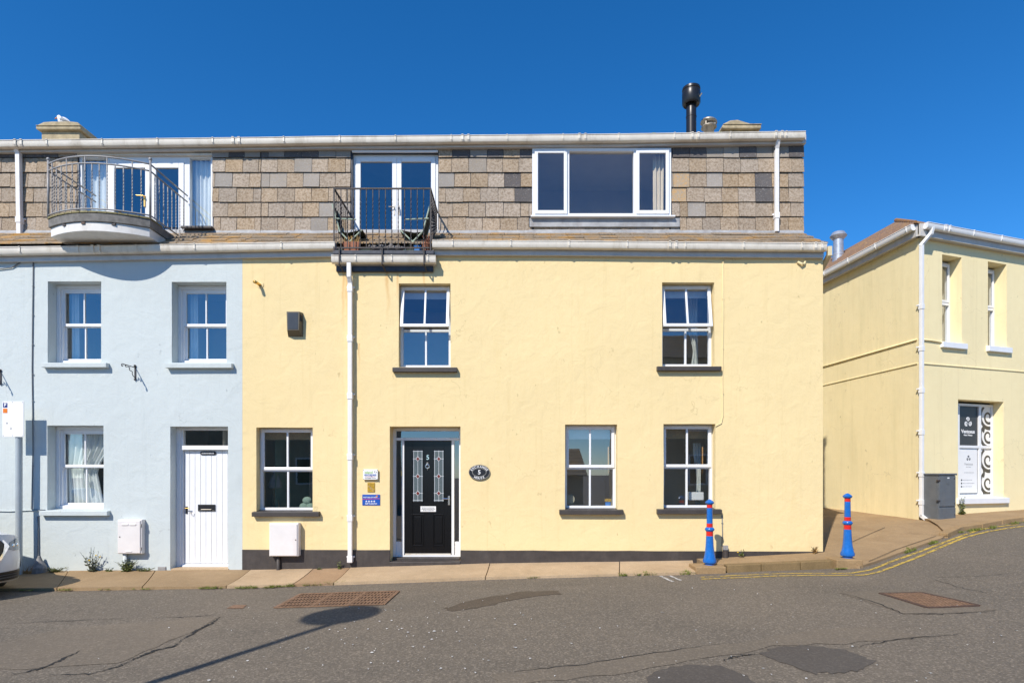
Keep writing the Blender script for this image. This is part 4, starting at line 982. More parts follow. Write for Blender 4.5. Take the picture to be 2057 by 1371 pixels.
pl = [(nx0+rr+rr*math.cos(t), nz_+rr*math.sin(t)) for t in [math.pi/2+i*math.pi/8 for i in range(9)]] + [(nx1-rr+rr*math.cos(t), nz_+rr*math.sin(t)) for t in [-math.pi/2+i*math.pi/8 for i in range(9)]]
npl = tag(MB().prism(pl, BDp-.016, BDp-.004).build('name_plate', M_bki, None, T(0, D+.03, 0)), 'small black rounded name plate with pale letters above the white plank door', 'name plate')
r = random.Random(4); mb = MB(); q = nx0+.03
while q < nx1-.04: wq = r.uniform(.012, .02); mb.box(q, q+wq*.8, BDp-.0175, BDp-.0161, nz_-.012, nz_+.012); q += wq+.007
mb.build('lettering', M_sgw, npl, T(0, D+.03, 0))
MB().box(BD[0]+.02, BD[1]+.02, -.02, .25, -.6, Z(1141)).build('door_step', M_cn2, blu, MF, bevel=.012)

# attic of the blue house
AD = (X(157, DD), X(374, DD), 5.8, Z(310, DD)); AS = (X(374, DD), X(427, DD), Z(459, DD), Z(310, DD))
wall('attic_wall', BX, XL-.002, 5.3, 7.86, [AD, (AS[0], AS[1], AS[2], AS[3])], .16, M_bit, blu, MA, amp=.002, jit=0)
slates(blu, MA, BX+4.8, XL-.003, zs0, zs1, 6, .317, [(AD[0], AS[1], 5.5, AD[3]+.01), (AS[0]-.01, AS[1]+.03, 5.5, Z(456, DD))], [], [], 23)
slates(blu, MA, AD[1]-.02, AS[1]+.03, Z(471, DD), Z(464, DD)-.01, 1, .33, [], [], [], 5, False)
MAr = MA @ T(0, .08, 0)
fd3 = MB().ring(AD[0], AD[1], AD[2], AD[3], .05, -.05, .05).box(X(211,DD), X(217,DD), -.049, .05, AD[2]+.0501, AD[3]-.0501).build('french_window', M_upv, blu, MAr, bevel=.004)
MB().box(AD[0]-.02, AS[1]+.02, -.10, -.0505, AD[3]-.03, AD[3]+.02).build('drip_rail', M_gut, fd3, MAr, bevel=.004)
zt3 = Z(325, DD)
MB().box(X(217.5,DD), AD[1]-.0505, -.047, .045, zt3, AD[3]-.0502).build('top_panel', M_upv, fd3, MAr)
pane(fd3, MAr, AD[0]+.05, X(211,DD), AD[2]+.05, AD[3]-.05, .0)
for k, (a, b) in enumerate(((X(217.5,DD), X(301,DD)), (X(301.5,DD), AD[1]-.055))):
    MB().ring(a, b, AD[2]+.055, zt3-.004, .1, -.065, -.01, wb=.2).build('door_leaf', M_upv, fd3, MAr, bevel=.006); pane(fd3, MAr, a+.095, b-.095, AD[2]+.25, zt3-.1, -.035)
xh, zh = X(290,DD), Z(398,DD)
MB().box(xh-.016, xh+.016, -.08, -.0655, zh-.16, zh+.05).tube([(xh, -.08, zh+.03), (xh, -.12, zh+.03), (xh-.13, -.125, zh+.035)], .012, 8).build('door_handle', M_brs, fd3, MAr, bevel=.003)
sw = MB().ring(AS[0]+.001, AS[1], AS[2], AS[3], .05, -.05, .05).build('side_light', M_upv, blu, MAr, bevel=.004); pane(sw, MAr, AS[0]+.05, AS[1]-.05, AS[2]+.05, AS[3]-.05, .0)
MB().box(AS[0]-.03, AS[1]+.05, -.22, -.02, AS[2]-.045, AS[2]-.002).build('sill', M_bsl, sw, MAr, bevel=.006)
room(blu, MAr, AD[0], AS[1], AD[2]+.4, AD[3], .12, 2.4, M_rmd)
curtain('pale curtain behind the attic side light right of the curved balcony', MA, AS[0]+.03, AS[1]-.03, AS[2]+.03, AS[3]-.03, .19, M_cur, 5, .02)
curtain('pale curtain behind the left light of the attic balcony window', MA, AD[0]+.03, X(213,DD), AD[2]+.03, AD[3]-.03, .19, M_cur, 4, .02)
eaves_strip(blu, BX, XL-.005, None, 9)
GB = [(BX, -.10, Z(288, yg)), (X(0, yg), -.10, Z(280.5, yg)), (X(200, yg), -.10, Z(278.5, yg)), (XL-.003, -.10, Z(275, yg))]
roof_top(blu, GB, 0, M_edg, 2); gutter(blu, MA, GB, clip=1.02, c0=.3, unions=(X(36, yg), X(487, yg)-.12))
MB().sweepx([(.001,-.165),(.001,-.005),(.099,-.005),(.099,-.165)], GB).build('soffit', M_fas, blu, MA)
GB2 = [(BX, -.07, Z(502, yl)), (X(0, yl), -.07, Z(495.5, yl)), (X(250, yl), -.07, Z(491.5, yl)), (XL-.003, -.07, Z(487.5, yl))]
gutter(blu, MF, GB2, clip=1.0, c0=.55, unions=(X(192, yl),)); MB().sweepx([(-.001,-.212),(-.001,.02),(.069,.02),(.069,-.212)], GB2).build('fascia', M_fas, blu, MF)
xd = X(38.5, 11.23); downpipe(blu, MA, [(xd-.02, -.14, Z(288, 11.16)), (xd-.01, -.07, Z(307, 11.2)), (xd+.015, -.07, Z(468, 11.2))], M_pip, .04, [(xd+.01, -.07, Z(441, 11.2))])

# curved balcony
yf = DD/1.114; cyq = yf-D; cl, cr = X(97, yf), X(302, yf); bulge = .26
cb = thing('curved_balcony', 'curved balcony with grey twisted railings on a bowed white and grey deck', 'balcony', ((cl+cr)/2, yf, Z(440, yf)))
zd = Z(437, yf); ze1 = Z(457, yf); ze2 = Z(475, yf)
def arc(u, e=0.0, b=None): return (cl-e+(cr-cl+2*e)*u, cyq-e-(bulge if b is None else b)*(1-(2*u-1)**2))
NA = 28
def curved_deck(name, e, z0, z1, mat, yback=DD-D-.02):
    mb = MB(); pts = [arc(i/NA, e) for i in range(NA+1)] + [(cr+e, yback), (cl-e, yback)]; n = len(pts)
    mb.v = [(x, y, z0) for x, y in pts] + [(x, y, z1) for x, y in pts]
    mb.f = [list(range(n))[::-1], list(range(n, 2*n))] + [[i, (i+1) % n, (i+1) % n+n, i+n] for i in range(n)]; mb.m = [0]*len(mb.f)
    return mb.build(name, mat, cb, MF, bevel=.006)
M_dkg = plain('weathered_deck_edge', (.17,.16,.145), .85, var=.3, vs=12, dirt=.6, dcol=(.05,.045,.035), bmp=.6, bs=30)
M_dkw = plain('peeling_white_fascia', (.72,.69,.64), .6, var=.06, dirt=.5, dcol=(.35,.28,.2))
curved_deck('deck_edge', -.0, ze1, zd-.028, M_dkg); curved_deck('deck_fascia', -.025, ze2, ze1-.0005, M_dkw); 
r = random.Random(3)
for k in range(12):
    mb = MB()
    for s in (0, 1):
        x, y = arc((k+.03+s*.94)/12, .012); mb.v += [(x, y, zd-.027), (x, y+.35, zd-.027), (x, y, zd), (x, y+.35, zd)]
    mb.f = [[0,1,5,4],[2,6,7,3],[0,4,6,2],[1,3,7,5],[0,2,3,1],[4,5,7,6]]; mb.m = [0]*6; mb.build('deck_board', plain('mossy_board', (.22,.19,.09), .9, var=.3, vs=20) if k == 0 else bpy.data.materials['mossy_board'], cb, MF)
def curved_rail(z, rr, nm):
    MB().tube([(*arc(i/NA), z) for i in range(NA+1)], rr, 8).build(nm, M_gry, cb, MF, smooth=True)
    for x in (cl, cr): MB().tube([(x, cyq+.012, z), (x, DD-D, z)], rr, 8).build(nm, M_gry, cb, MF, smooth=True)
zr = Z(330, yf)
curved_rail(zr, .014, 'top_rail'); curved_rail(zr-.115, .013, 'middle_rail'); curved_rail(zd+.035, .013, 'bottom_rail')
for x in (cl, cr): MB().tube([(x, cyq, zd-.02), (x, cyq, zr+.06)], .019, 10).ball((x, cyq, zr+.085), .03, 10).build('post', M_gry, cb, MF, smooth=True)
for i in range(1, 15):
    x, y = arc(i/15); mb = MB(); twisted(mb, x, y, zd+.035, zr-.115, .0075); mb.build('baluster', M_gry, cb, MF)
    if i % 3 == 1: MB().box(x-.007, x+.007, y-.007, y+.007, zr-.11, zr-.01).build('spacer', M_gry, cb, MF)
for x in (cl, cr):
    for i in range(1, 9):
        y = cyq+(DD-D-cyq)*i/9; mb = MB(); twisted(mb, x, y, zd+.035, zr-.115, .0075); mb.build('baluster', M_gry, cb, MF)
for u in (.22, .44, .72):
    x, y = arc(u, -.02); MB().box(x-.03, x+.03, y-.012, y+.01, ze1-.04, ze1-.005).build('fixing', M_irn, cb, MF)

# ------------------------------------------------------------------ chimneys, flues, gull
def chimney(name, label, x0, x1, y0, y1, zb, zc, zt, tilt=0.0):
    c = thing(name, label, 'chimney', ((x0+x1)/2, y0, zb))
    MB().box(x0, x1, y0, y1, zb, zc+.01).build('stack', M_cap, c, bevel=.02)
    mb = MB(); e = .07; h = zt-zc
    prof = [(x0-e, zc+.03), (x0-e+.03, zc-.0), (x1+e, zc-.0), (x1+e, zc+h*.48), (x1+e-.06, zc+h*.9-tilt), (x1-.12, zc+h-tilt), (x0+.25, zc+h), (x0+.1, zc+h*.93), (x0-e+.03, zc+h*.55)]
    mb.prism(prof, y0-e, y1+e); mb.build('cap', M_cap, c, bevel=.025)
    MB().box(x0-e*.7, x1+e*1.02, y0-e*1.25, y1+e*1.2, zc+h*.42, zc+h*.5).build('cap_course', M_cap, c, bevel=.01); return c
yc = 12.2
chimney('chimney_stack', 'broad cement-capped chimney above the blue house with the gull on top', X(83,yc), X(160,yc), yc, yc+1.0, 7.7, Z(264,yc), Z(247.5,yc))
c2 = chimney('chimney_stack', 'low mossy chimney cap near the right end of the roof', X(1455,12.4), X(1520,12.4), 12.4, 13.3, 7.7, Z(262,12.4), Z(244,12.4), .09)
fl = thing('black_flue', 'tall black flue pipe with a drum cowl rising from the roof', 'flue', (X(1388,12), 12, 7.8))
fx_ = X(1388.5, 12); MB().lathe([(.098,7.6),(.098,Z(237,12)),(.104,Z(236.5,12)),(.104,Z(234.5,12)),(.098,Z(234,12)),(.098,Z(203,12)),(.075,Z(200,12)),(.075,Z(192,12))], (fx_, 12, 0), 24).build('pipe', M_blk, fl, smooth=True, auto=40)
MB().lathe([(.10,Z(199,11.83)),(.155,Z(201,11.83)),(.178,Z(198,11.83)),(.178,Z(176,11.83)),(.165,Z(172,11.83)),(.178,Z(171,11.83)),(.172,Z(166.5,11.83)),(.01,Z(166,11.83))], (fx_, 12, 0), 28).build('cowl', M_blk, fl, smooth=True, auto=40)
MB().tube([(fx_+.12, 11.9, Z(203,12)), (fx_+.17, 11.86, Z(196,12))], .012, 6).build('cowl_bracket', M_ste, fl)
mc = thing('mushroom_cowl', 'small dull metal mushroom cowl beside the black flue', 'flue', (X(1424,12.2), 12.2, 7.8))
mx_, mz_ = X(1424,12.2), Z(244,12.2)
MB().lathe([(.10,-.6),(.10,-.10),(.135,-.09),(.15,-.12),(.155,-.13)], (mx_, 12.2, mz_), 20).build('base', M_ste, mc, smooth=True)
MB().lathe([(.165,-.035),(.16,.0),(.12,.03),(.05,.05),(.005,.052)], (0,0,0), 22).build('hood', M_ste, mc, T(mx_, 12.2, mz_) @ Matrix.Rotation(.12, 4, 'Y'), smooth=True)
for a in (-.09, .09): MB().tube([(mx_+a, 12.1, mz_-.11), (mx_+a, 12.1, mz_-.02)], .01, 6).build('strut', M_ste, mc)
# herring gull: one body mesh, standing low on the cap, facing left
gl = thing('herring_gull', 'white gull with pale grey wings sitting on the left chimney', 'gull', (X(126,12.4), 12.45, Z(247,12.4)))
S = X(127,12.4)-X(126,12.4); gx = lambda p: X(p, 12.45); gzv = lambda p: Z(p, 12.45)
spine = [((gx(115.5), gzv(237)), .012), ((gx(116.5), gzv(236.5)), .036), ((gx(118.5), gzv(236)), .048), ((gx(120.5), gzv(238)), .046), ((gx(122), gzv(241)), .060), ((gx(125), gzv(243.5)), .082), ((gx(130), gzv(244.5)), .085), ((gx(135), gzv(245.5)), .065), ((gx(140), gzv(247)), .035), ((gx(144), gzv(248)), .014)]
body = MB().tube([(a, 12.45, b) for (a, b), _ in spine], [q for _, q in spine], 12)
M_gul = plain('gull_white', (.80,.79,.78), .7, var=.03); M_gwg = plain('gull_wing_grey', (.42,.44,.47), .7, var=.08); M_bek = plain('gull_bill', (.60,.24,.06), .5)
body.build('body', M_gul, gl, smooth=True)
for s in (-1, 1): MB().add([(gx(124), 12.45+s*.075, gzv(241)), (gx(131), 12.45+s*.092, gzv(240.5)), (gx(143), 12.45+s*.05, gzv(247)), (gx(147), 12.45+s*.02, gzv(248.5)), (gx(134), 12.45+s*.095, gzv(246)), (gx(126), 12.45+s*.092, gzv(244.5))], [(0,1,2,3,4,5)]).build('wing', M_gwg, gl)
MB().tube([(gx(115.8), 12.45, gzv(237.2)), (gx(112.5), 12.45, gzv(237.4)), (gx(110), 12.45, gzv(238.6))], [.016, .013, .005], 8).build('bill', M_bek, gl, smooth=True)
for s in (-1, 1): MB().ball((gx(117.2), 12.45+s*.036, gzv(235.8)), .008, 6).build('eye', M_ink, gl)
for s in (-1, 1): MB().tube([(gx(127), 12.45+s*.04, gzv(246)), (gx(126.5), 12.45+s*.04, gzv(249.3))], .009, 6).build('leg', M_bek, gl)

# ------------------------------------------------------------------ corner building on the right
U = (C1-C0).normalized(); NI = Vector((-U.y, U.x, 0))
MR = Matrix(((U.x, NI.x, 0, C0.x), (U.y, NI.y, 0, C0.y), (0, 0, 1, 0), (0, 0, 0, 1)))
E = (C0-CB).normalized(); EI = Vector((-E.y, E.x, 0))
MS = Matrix(((E.x, EI.x, 0, C0.x), (E.y, EI.y, 0, C0.y), (0, 0, 1, 0), (0, 0, 0, 1)))      # local x runs towards the corner (x<=0)
cor = thing('corner_building', 'cream rendered two-storey building across the alley with hipped brown roof', 'building', (10.5, 13.7, .5))
def rl(px, py): return pix2local(px, py, MR)
def rhole(a, b, t, s): xa = rl(a, t)[0]; xb = rl(b, t)[0]; xm = (a+b)/2; return (xa, xb, rl(xm, s)[1], rl(xm, t)[1])
ztop = Z(463, 13.0); R1 = rhole(1892.5, 1932, 514, 689); R2 = rhole(1984.5, 2022, 528, 697); R3 = rhole(1924.5, 2016, 804, 1000)
wall('front_wall', 0, 8.0, -.4, ztop, [R1, R2, R3], .30, M_cre, cor, MR, amp=.003, jit=.002)
wall('side_wall', -9.0, 0, -.4, ztop, [], .1, M_crs, cor, MS, amp=.003)
for h in (R1, R2):
    x0, x1, z0, z1 = h; d = .26; zm = z0+(z1-z0)*.49
    wn = MB().ring(x0, x1, z0+.02, z1-.05, .06, d, d+.08).box(x0+.0601, x1-.0601, d-.02, d+.08, zm-.03, zm+.03).build('window', M_upv, cor, MR, bevel=.004)
    MB().ring(x0+.055, x1-.055, zm+.031, z1-.1, .05, d-.03, d-.001).build('sash', M_upv, wn, MR, bevel=.005)
    pane(wn, MR, x0+.1, x1-.1, zm+.08, z1-.15, d-.01); pane(wn, MR, x0+.06, x1-.06, z0+.08, zm-.03, d+.03)
    room(cor, MR, x0, x1, z0, z1, .345, 1.2, mx=.08, mz=.1)
    for k in range(30):
        zz = z0+.1+k*.034
        if zz < zm+.45: MB().add([(x0+.06,d+.12,zz),(x1-.06,d+.12,zz),(x1-.06,d+.14,zz+.024),(x0+.06,d+.14,zz+.024)], [(0,1,2,3)]).build('blind_slat', M_crm, wn, MR)
    sill(cor, MR, x0-.06, x1+.10, z0+.01, .13, M_wht, .07, .25)
    curtain('cream curtain in the %s narrow first floor window of the corner building' % ('left' if h is R1 else 'right'), MR, x1-.32, x1-.06, zm, z1-.06, d+.18, M_crm, 3, .03, tie=(1, .35, .5))
# shop window with printed panels
x0, x1, z0, z1 = R3; d = .22
def r3(px): return rl(px, 900)[0] + .0
wd = x1-x0; xs3 = [x0, x0+wd*.17, x0+wd*.20, x0+wd*.60, x0+wd*.66, x0+wd*.965, x1]
zm3 = z0+(z1-z0)*.53
fw3 = MB().ring(x0, x1, z0+.02, z1-.05, .055, d, d+.08).box(x0+.0551, x1-.0551, d-.005, d+.08, zm3-.03, zm3+.03)
ma, mb_ = x0+wd*.225, x0+wd*.70
for a in (ma, mb_):
    fw3.box(a-.035, a+.035, d-.004, d+.08, z0+.0751, zm3-.0301); fw3.box(a-.035, a+.035, d-.004, d+.08, zm3+.0301, z1-.1051)
sw3 = fw3.build('shop_window', M_upv, cor, MR, bevel=.004)
M_dkp = plain('dark_window_film', (.045,.044,.042), .35, var=.1)
def panel(a, b, c, e, mat, nm, y=.03): return MB().box(a, b, d+y, d+y+.01, c, e).build(nm, mat, sw3, MR)
ca, cb2 = ma+.036, mb_-.036
panel(ca, cb2, zm3+.031, z1-.106, M_dkp, 'dark_panel'); panel(ca, cb2, z0+.076, zm3-.031, M_upv, 'white_panel')
MB().box(ca+.03, cb2-.03, d+.02, d+.0295, z0+.11, zm3-.06).build('poster', M_sgw, sw3, MR)
MB().box(ca+.03, cb2-.02, d+.018, d+.0285, z0+.095, z0+.1095).box(cb2-.0295, cb2-.02, d+.018, d+.0285, z0+.11, zm3-.06).build('poster_edge', M_ink, sw3, MR)
def spiral(c, r0, r1, turns, w0, w1, a0=0.0, dirn=1, n=36, lim=None):
    out = MB(); pts = []
    for i in range(n+1):
        t = i/n; a = a0+dirn*turns*2*math.pi*t; q = r0+(r1-r0)*t; ww = (w0+(w1-w0)*t)/2
        for s in (-1, 1):
            x, z = c[0]+(q+s*ww)*math.cos(a), c[1]+(q+s*ww)*math.sin(a)
            if lim: x = min(max(x, lim[0]), lim[1]); z = min(max(z, lim[2]), lim[3])
            out.v.append((x, z))
    return out.v, [[2*i, 2*i+2, 2*i+3, 2*i+1] for i in range(n)]
def spiral_strip(parent, nm, mat, y, specs):
    m_ = MB()
    for k, sp in enumerate(specs):
        v, f = spiral(**sp); m_.add([(a, y-.0002*k, b) for a, b in v], f)
    return m_.build(nm, mat, parent, MR, recalc=False)
for (a, b) in ((x0+.056, ma-.036), (mb_+.036, x1-.056)):
    for c, e in ((zm3+.031, z1-.106), (z0+.076, zm3-.031)):
        panel(a, b, c, e, M_sgw, 'spiral_panel'); hh = e-c; wv = b-a; sp = []
        cx_ = b-wv*.20
        for q in (.25, .75):
            cz_ = c+hh*q; lim = (a+.002, b-.002, c+.002, e-.002)
            sp.append(dict(c=(cx_, cz_), r0=wv*.12, r1=wv*.52, turns=1.15, w0=wv*.10, w1=wv*.20, a0=-.6, lim=lim, n=44))
            sp.append(dict(c=(cx_+wv*.03, cz_+hh*.02), r0=wv*.72, r1=wv*.80, turns=.45, w0=wv*.16, w1=wv*.26, a0=2.2, lim=lim))
            sp.append(dict(c=(cx_-wv*.9, cz_-hh*.26), r0=wv*.52, r1=wv*.44, turns=.28, w0=wv*.22, w1=wv*.08, a0=-.7, lim=lim))
        spiral_strip(sw3, 'spirals', M_dkp, d+.0285, sp)
pc = ((ca+cb2)/2)
def trisk(cx, cz, s, mat, y, parent):
    for dx, dz, a0 in ((0, .62, -1.4), (-.6, -.35, .7), (.6, -.35, 2.8)): spiral_strip(parent, 'triple_spiral', mat, y, [dict(c=(cx+dx*s, cz+dz*s), r0=s*.10, r1=s*.50, turns=1.75, w0=s*.13, w1=s*.24, a0=a0, n=40)])
hz3 = z1-.106-(zm3+.031)
trisk(pc, zm3+.031+hz3*.60, .105, M_sgw, d+.0285, sw3)
text('Ventosus', .118, MR, pc, d+.0285, zm3+.031+hz3*.355, M_sgw, sw3, off=.0035); text('Manx Winery', .05, MR, pc, d+.0285, zm3+.031+hz3*.265, M_sgw, sw3, off=.0015)
hp = zm3-.06-(z0+.11); zp = z0+.11
trisk(pc, zp+hp*.80, .055, M_ink, d+.0185, sw3); text('Ventosus', .075, MR, pc, d+.0185, zp+hp*.665, M_grt, sw3, off=.001)
text('Manx Winery', .03, MR, pc, d+.0185, zp+hp*.60, M_grt, sw3)
for zz, l in ((.47, .5), (.30, .45), (.225, .58), (.15, .47)):
    r = random.Random(int(zz*100)); q = pc-.19 if zz < .4 else pc-.14; m_ = MB(); e_ = q+l*.62
    while q < e_: ww = r.uniform(.02, .06); m_.box(q, q+ww, d+.0175, d+.0195, zp+hp*zz-.007, zp+hp*zz+.007); q += ww+.012
    m_.build('printed_line', M_grt, sw3, MR)
    if zz < .4: MB().box(pc-.245, pc-.21, d+.0175, d+.0195, zp+hp*zz-.018, zp+hp*zz+.018).build('print_icon', M_ink, sw3, MR)
sill(cor, MR, x0-.05, x1+.10, z0+.01, .13, M_wht, .07, .2)
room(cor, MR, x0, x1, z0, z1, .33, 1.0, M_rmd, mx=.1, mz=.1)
# string course, gutters, roof
zsc = Z(729, 13.0); pr = [(-.018,-.012),(-.022,.0),(-.014,.012),(0,.014),(0,-.016)]
MB().sweepx(pr, [(0, 0, zsc), (8, 0, zsc)]).build('string_course', M_cre, cor, MR); MB().sweepx(pr, [(-9, 0, zsc), (-.02, 0, zsc)]).build('string_course', M_crs, cor, MS)
M_gt2 = plain('clean_white_gutter', (.80,.79,.77), .3, var=.04, dirt=.12, dcol=(.5,.45,.35))
ze = Z(449, 12.85)
gutter(cor, MR, [(-.05, -.14, ze), (8, -.14, ze)], M_gt2, clip=.9, c0=.5, unions=(.55,)); gutter(cor, MS, [(-9, -.14, ze), (.09, -.14, ze)], M_gt2, clip=.95, c0=.4)
MB().box(-.12, 8, -.14, -.10, ze-.26, ze).box(-.1, 8, -.099, .0, ze-.25, ze-.22).build('fascia', M_fas, cor, MR); MB().box(-9, .1, -.14, -.1, ze-.26, ze-.001).box(-9, .1, -.099, -.001, ze-.25, ze-.22).build('fascia', M_fas, cor, MS)
P = lambda M, x, y, z: M @ Vector((x, y, z))
c_ = C0 + (-U*.12) ; e0 = Vector((C0.x-.17, C0.y-.17, ze+.01)); ef = P(MR, 8, -.17, ze+.01); es = P(MS, -9, -.17, ze+.01)
rz_ = Vector((0, 0, .88))
top0 = e0 + EI*1.12 - E*1.95 + rz_; topf = ef + NI*2.25 + rz_; tops = es + EI*1.12 + rz_
back = [top0 + EI*4 - Vector((0, 0, .6)), topf + NI*4 - Vector((0, 0, .6)), tops + EI*4 - Vector((0, 0, .6))]
rb = MB().add([e0, ef, topf, top0], [(0,1,2,3)]).add([es, e0, top0, tops], [(0,1,2,3)]).add([tops, top0, back[0], back[2]], [(0,1,2,3)]).add([top0, topf, back[1], back[0]], [(0,1,2,3)]); ro = rb.build('roof', M_til, cor, recalc=False)
nt_ = 9
def course(a, b, c, d_, nm):
    m_ = MB()
    for k in range(nt_):
        p, q = a.lerp(d_, k/nt_), b.lerp(c, k/nt_); p2, q2 = a.lerp(d_, (k+1.1)/nt_), b.lerp(c, (k+1.1)/nt_); up = Vector((0,0,.045)); up2 = Vector((0,0,.012))
        m_.add([p+up2*.2, q+up2*.2, q2+up2*.3, p2+up2*.3, p+up, q+up, q2+up2, p2+up2], [(4,5,6,7),(0,1,5,4),(1,2,6,5),(3,0,4,7)])
    return stuff(m_.build(nm, M_til, ro))
course(es, e0, top0, tops, 'tile_courses'); course(e0, ef, topf, top0, 'tile_courses')
hip = MB().tube([e0+Vector((0,0,.02)), top0+Vector((0,0,.04))], [.03, .05], 8).build('hip_tiles', M_til, ro)
xq = .02
dpx = rl(1845, 700)[0]
downpipe(cor, MR, [(dpx+.12, -.22, ze-.1), (dpx+.10, -.2, ze-.22), (dpx, -.07, ze-.42), (dpx, -.07, Z(1035, 12.95)), (dpx, -.16, Z(1041, 12.9))], M_gt2, .035, [(dpx, -.07, z) for z in (5.2, 4.3, 3.4, 2.5, 1.6, 1.0)])
# duct on its roof
dc = thing('metal_duct', 'galvanised round duct with a mushroom cap behind the corner building gutter', 'duct', (X(1684,16.3), 16.3, 6.6)); dxx = X(1684,16.3)
MB().lathe([(.145,Z(545,16.3)),(.145,Z(513,16.3)),(.152,Z(512.5,16.3)),(.145,Z(511,16.3)),(.127,Z(510,16.3)),(.127,Z(478,16.3))], (dxx, 16.3, 0), 20).build('pipe', M_gal, dc, smooth=True, auto=40)
MB().lathe([(.127,Z(482,16.3)),(.205,Z(476,16.3)),(.215,Z(474.5,16.3)),(.15,Z(467,16.3)),(.08,Z(465,16.3)),(.01,Z(464.8,16.3))], (dxx, 16.3, 0), 24).build('cap', M_gal, dc, smooth=True, auto=40)
# ------------------------------------------------------------------ things on the facades
def meter_box(label, a, b, t, s, depth, M, hinge, post, blue=False):
    yq = 10.5-depth; x0, x1, z0, z1 = X(a, yq), X(b, yq), Z(s, yq), Z(t, yq)
    m = thing('meter_box', label, 'meter box', ((x0+x1)/2, D, z0))
    MB().box(x0, x1, -depth+.012, -.001, z0, z1).build('case', M_mtr, m, M, bevel=.012)
    dr_ = MB().box(x0+.012, x1-.02, -depth-.004, -depth+.0115, z0+.012, z1-.015).build('door', M_mtr, m, M, bevel=.008)
    if blue:
        for q in (.2, .52): MB().box(x0+(x1-x0)*q, x0+(x1-x0)*(q+.27), -depth-.014, -depth-.0045, z1-.10, z1-.07).build('vent_hood', M_mtr, dr_, M, bevel=.005)
        MB().box(x0+(x1-x0)*.36, x0+(x1-x0)*.62, -depth-.012, -depth-.0045, z0+.035, z0+.055).build('pull', M_mtr, dr_, M, bevel=.004)
        for z in (z0+.09, z1-.1): MB().box(x1-.018, x1-.002, -depth-.008, -depth+.02, z-.025, z+.025).build('hinge', M_gry, dr_, M)
    MB().ball((hinge, -depth-.006, (z0+z1)/2), .010, 8).build('lock', M_irn, dr_, M)
    MB().tube([(post, -.045, z0+.01), (post, -.045, -.35)], .033, 10).build('conduit', M_blu if blue else M_pli, m, M, smooth=True)
    return m
meter_box('white meter box below the left ground floor window of the yellow house', 540, 599, 1050, 1117, .14, MF, X(594,10.36), X(559,10.45))
meter_box('white meter box on a stub post beside the white plank door', 235, 284, 1043, 1112, .12, MF, X(241,10.38), X(251,10.45), True)
v = thing('wall_vent_hood', 'brown box-shaped vent hood high on the yellow wall', 'vent', (X(594), D, Z(676)))
x0, x1, z0, z1 = X(579), X(609), Z(676.5), Z(628.5); M_vnt = plain('brown_vent', (.10,.085,.06), .5, var=.15, dirt=.2); M_vnb = plain('dark_vent_face', (.05,.052,.055), .3, var=.1)
MB().add([(x0,0,z0),(x1,0,z0),(x1,0,z1),(x0,0,z1),(x0+.03,-.13,z0+.09),(x1-.03,-.13,z0+.09),(x1-.02,-.13,z1-.01),(x0+.02,-.13,z1-.01)], [(0,1,5,4),(1,2,6,5),(2,3,7,6),(3,0,4,7),(4,5,6,7)]).build('hood', M_vnt, v, MF)
MB().box(x0+.045, x1-.045, -.135, -.1305, z0+.105, z1-.03).build('face_plate', M_vnb, v, MF)
for k in range(4): MB().box(x1-.019+.001*k, x1-.005, -.1+.018*k, -.09+.018*k, z1-.16, z1-.05).build('louvre', M_bki, v, MF)
st = thing('wall_spigot', 'short brass-coloured pipe end poking from the yellow wall near the blue house', 'pipe', (X(520), D, Z(572)))
MB().lathe([(.065,0),(.06,.008),(.03,.012)], (0,0,0), 16).build('collar', M_yel, st, T(X(523), D, Z(572)) @ Matrix.Rotation(math.radians(90), 4, 'X'))
MB().tube([(X(523), 0, Z(573)), (X(521), -.10, Z(571.5)), (X(519), -.16, Z(571.5))], .027, 10).tube([(X(519.4), -.155, Z(571.5)), (X(518.6), -.175, Z(571.5))], .022, 10).build('pipe_end', M_brs, st, MF, smooth=True)
# oval house sign
ov = thing('oval_house_sign', 'oval black house name sign with silver lettering right of the black door', 'sign', (X(963), D, Z(948)))
oc = (X(963), Z(948)); ra, rb_ = .185, .132
def ell(a, b, n=40): return [(oc[0]+a*math.cos(2*math.pi*i/n), oc[1]+b*math.sin(2*math.pi*i/n)) for i in range(n)]
MB().prism(ell(ra, rb_), -.028, -.001).build('plate', M_bki, ov, MF, bevel=.004)
def ering(a, b, w_, y, nm):
    n = 48; mb = MB()
    for i in range(n):
        t = 2*math.pi*i/n
        for s in (0, 1): mb.v.append((oc[0]+(a-s*w_)*math.cos(t), y, oc[1]+(b-s*w_)*math.sin(t))); mb.v.append((oc[0]+(a-s*w_)*math.cos(t), y+.006, oc[1]+(b-s*w_)*math.sin(t)))
    for i in range(n):
        j = (i+1) % n; mb.f += [[4*i, 4*j, 4*j+2, 4*i+2], [4*i, 4*i+1, 4*j+1, 4*j], [4*i+2, 4*j+2, 4*j+3, 4*i+3]]; mb.m += [0]*3
    mb.build(nm, M_ste, ov, MF)
ering(ra-.003, rb_-.003, .007, -.033, 'rim'); ering(.125, .075, .009, -.033, 'inner_rim')
text('5', .105, MF, oc[0], -.031, oc[1], M_sgw, ov, off=.002)
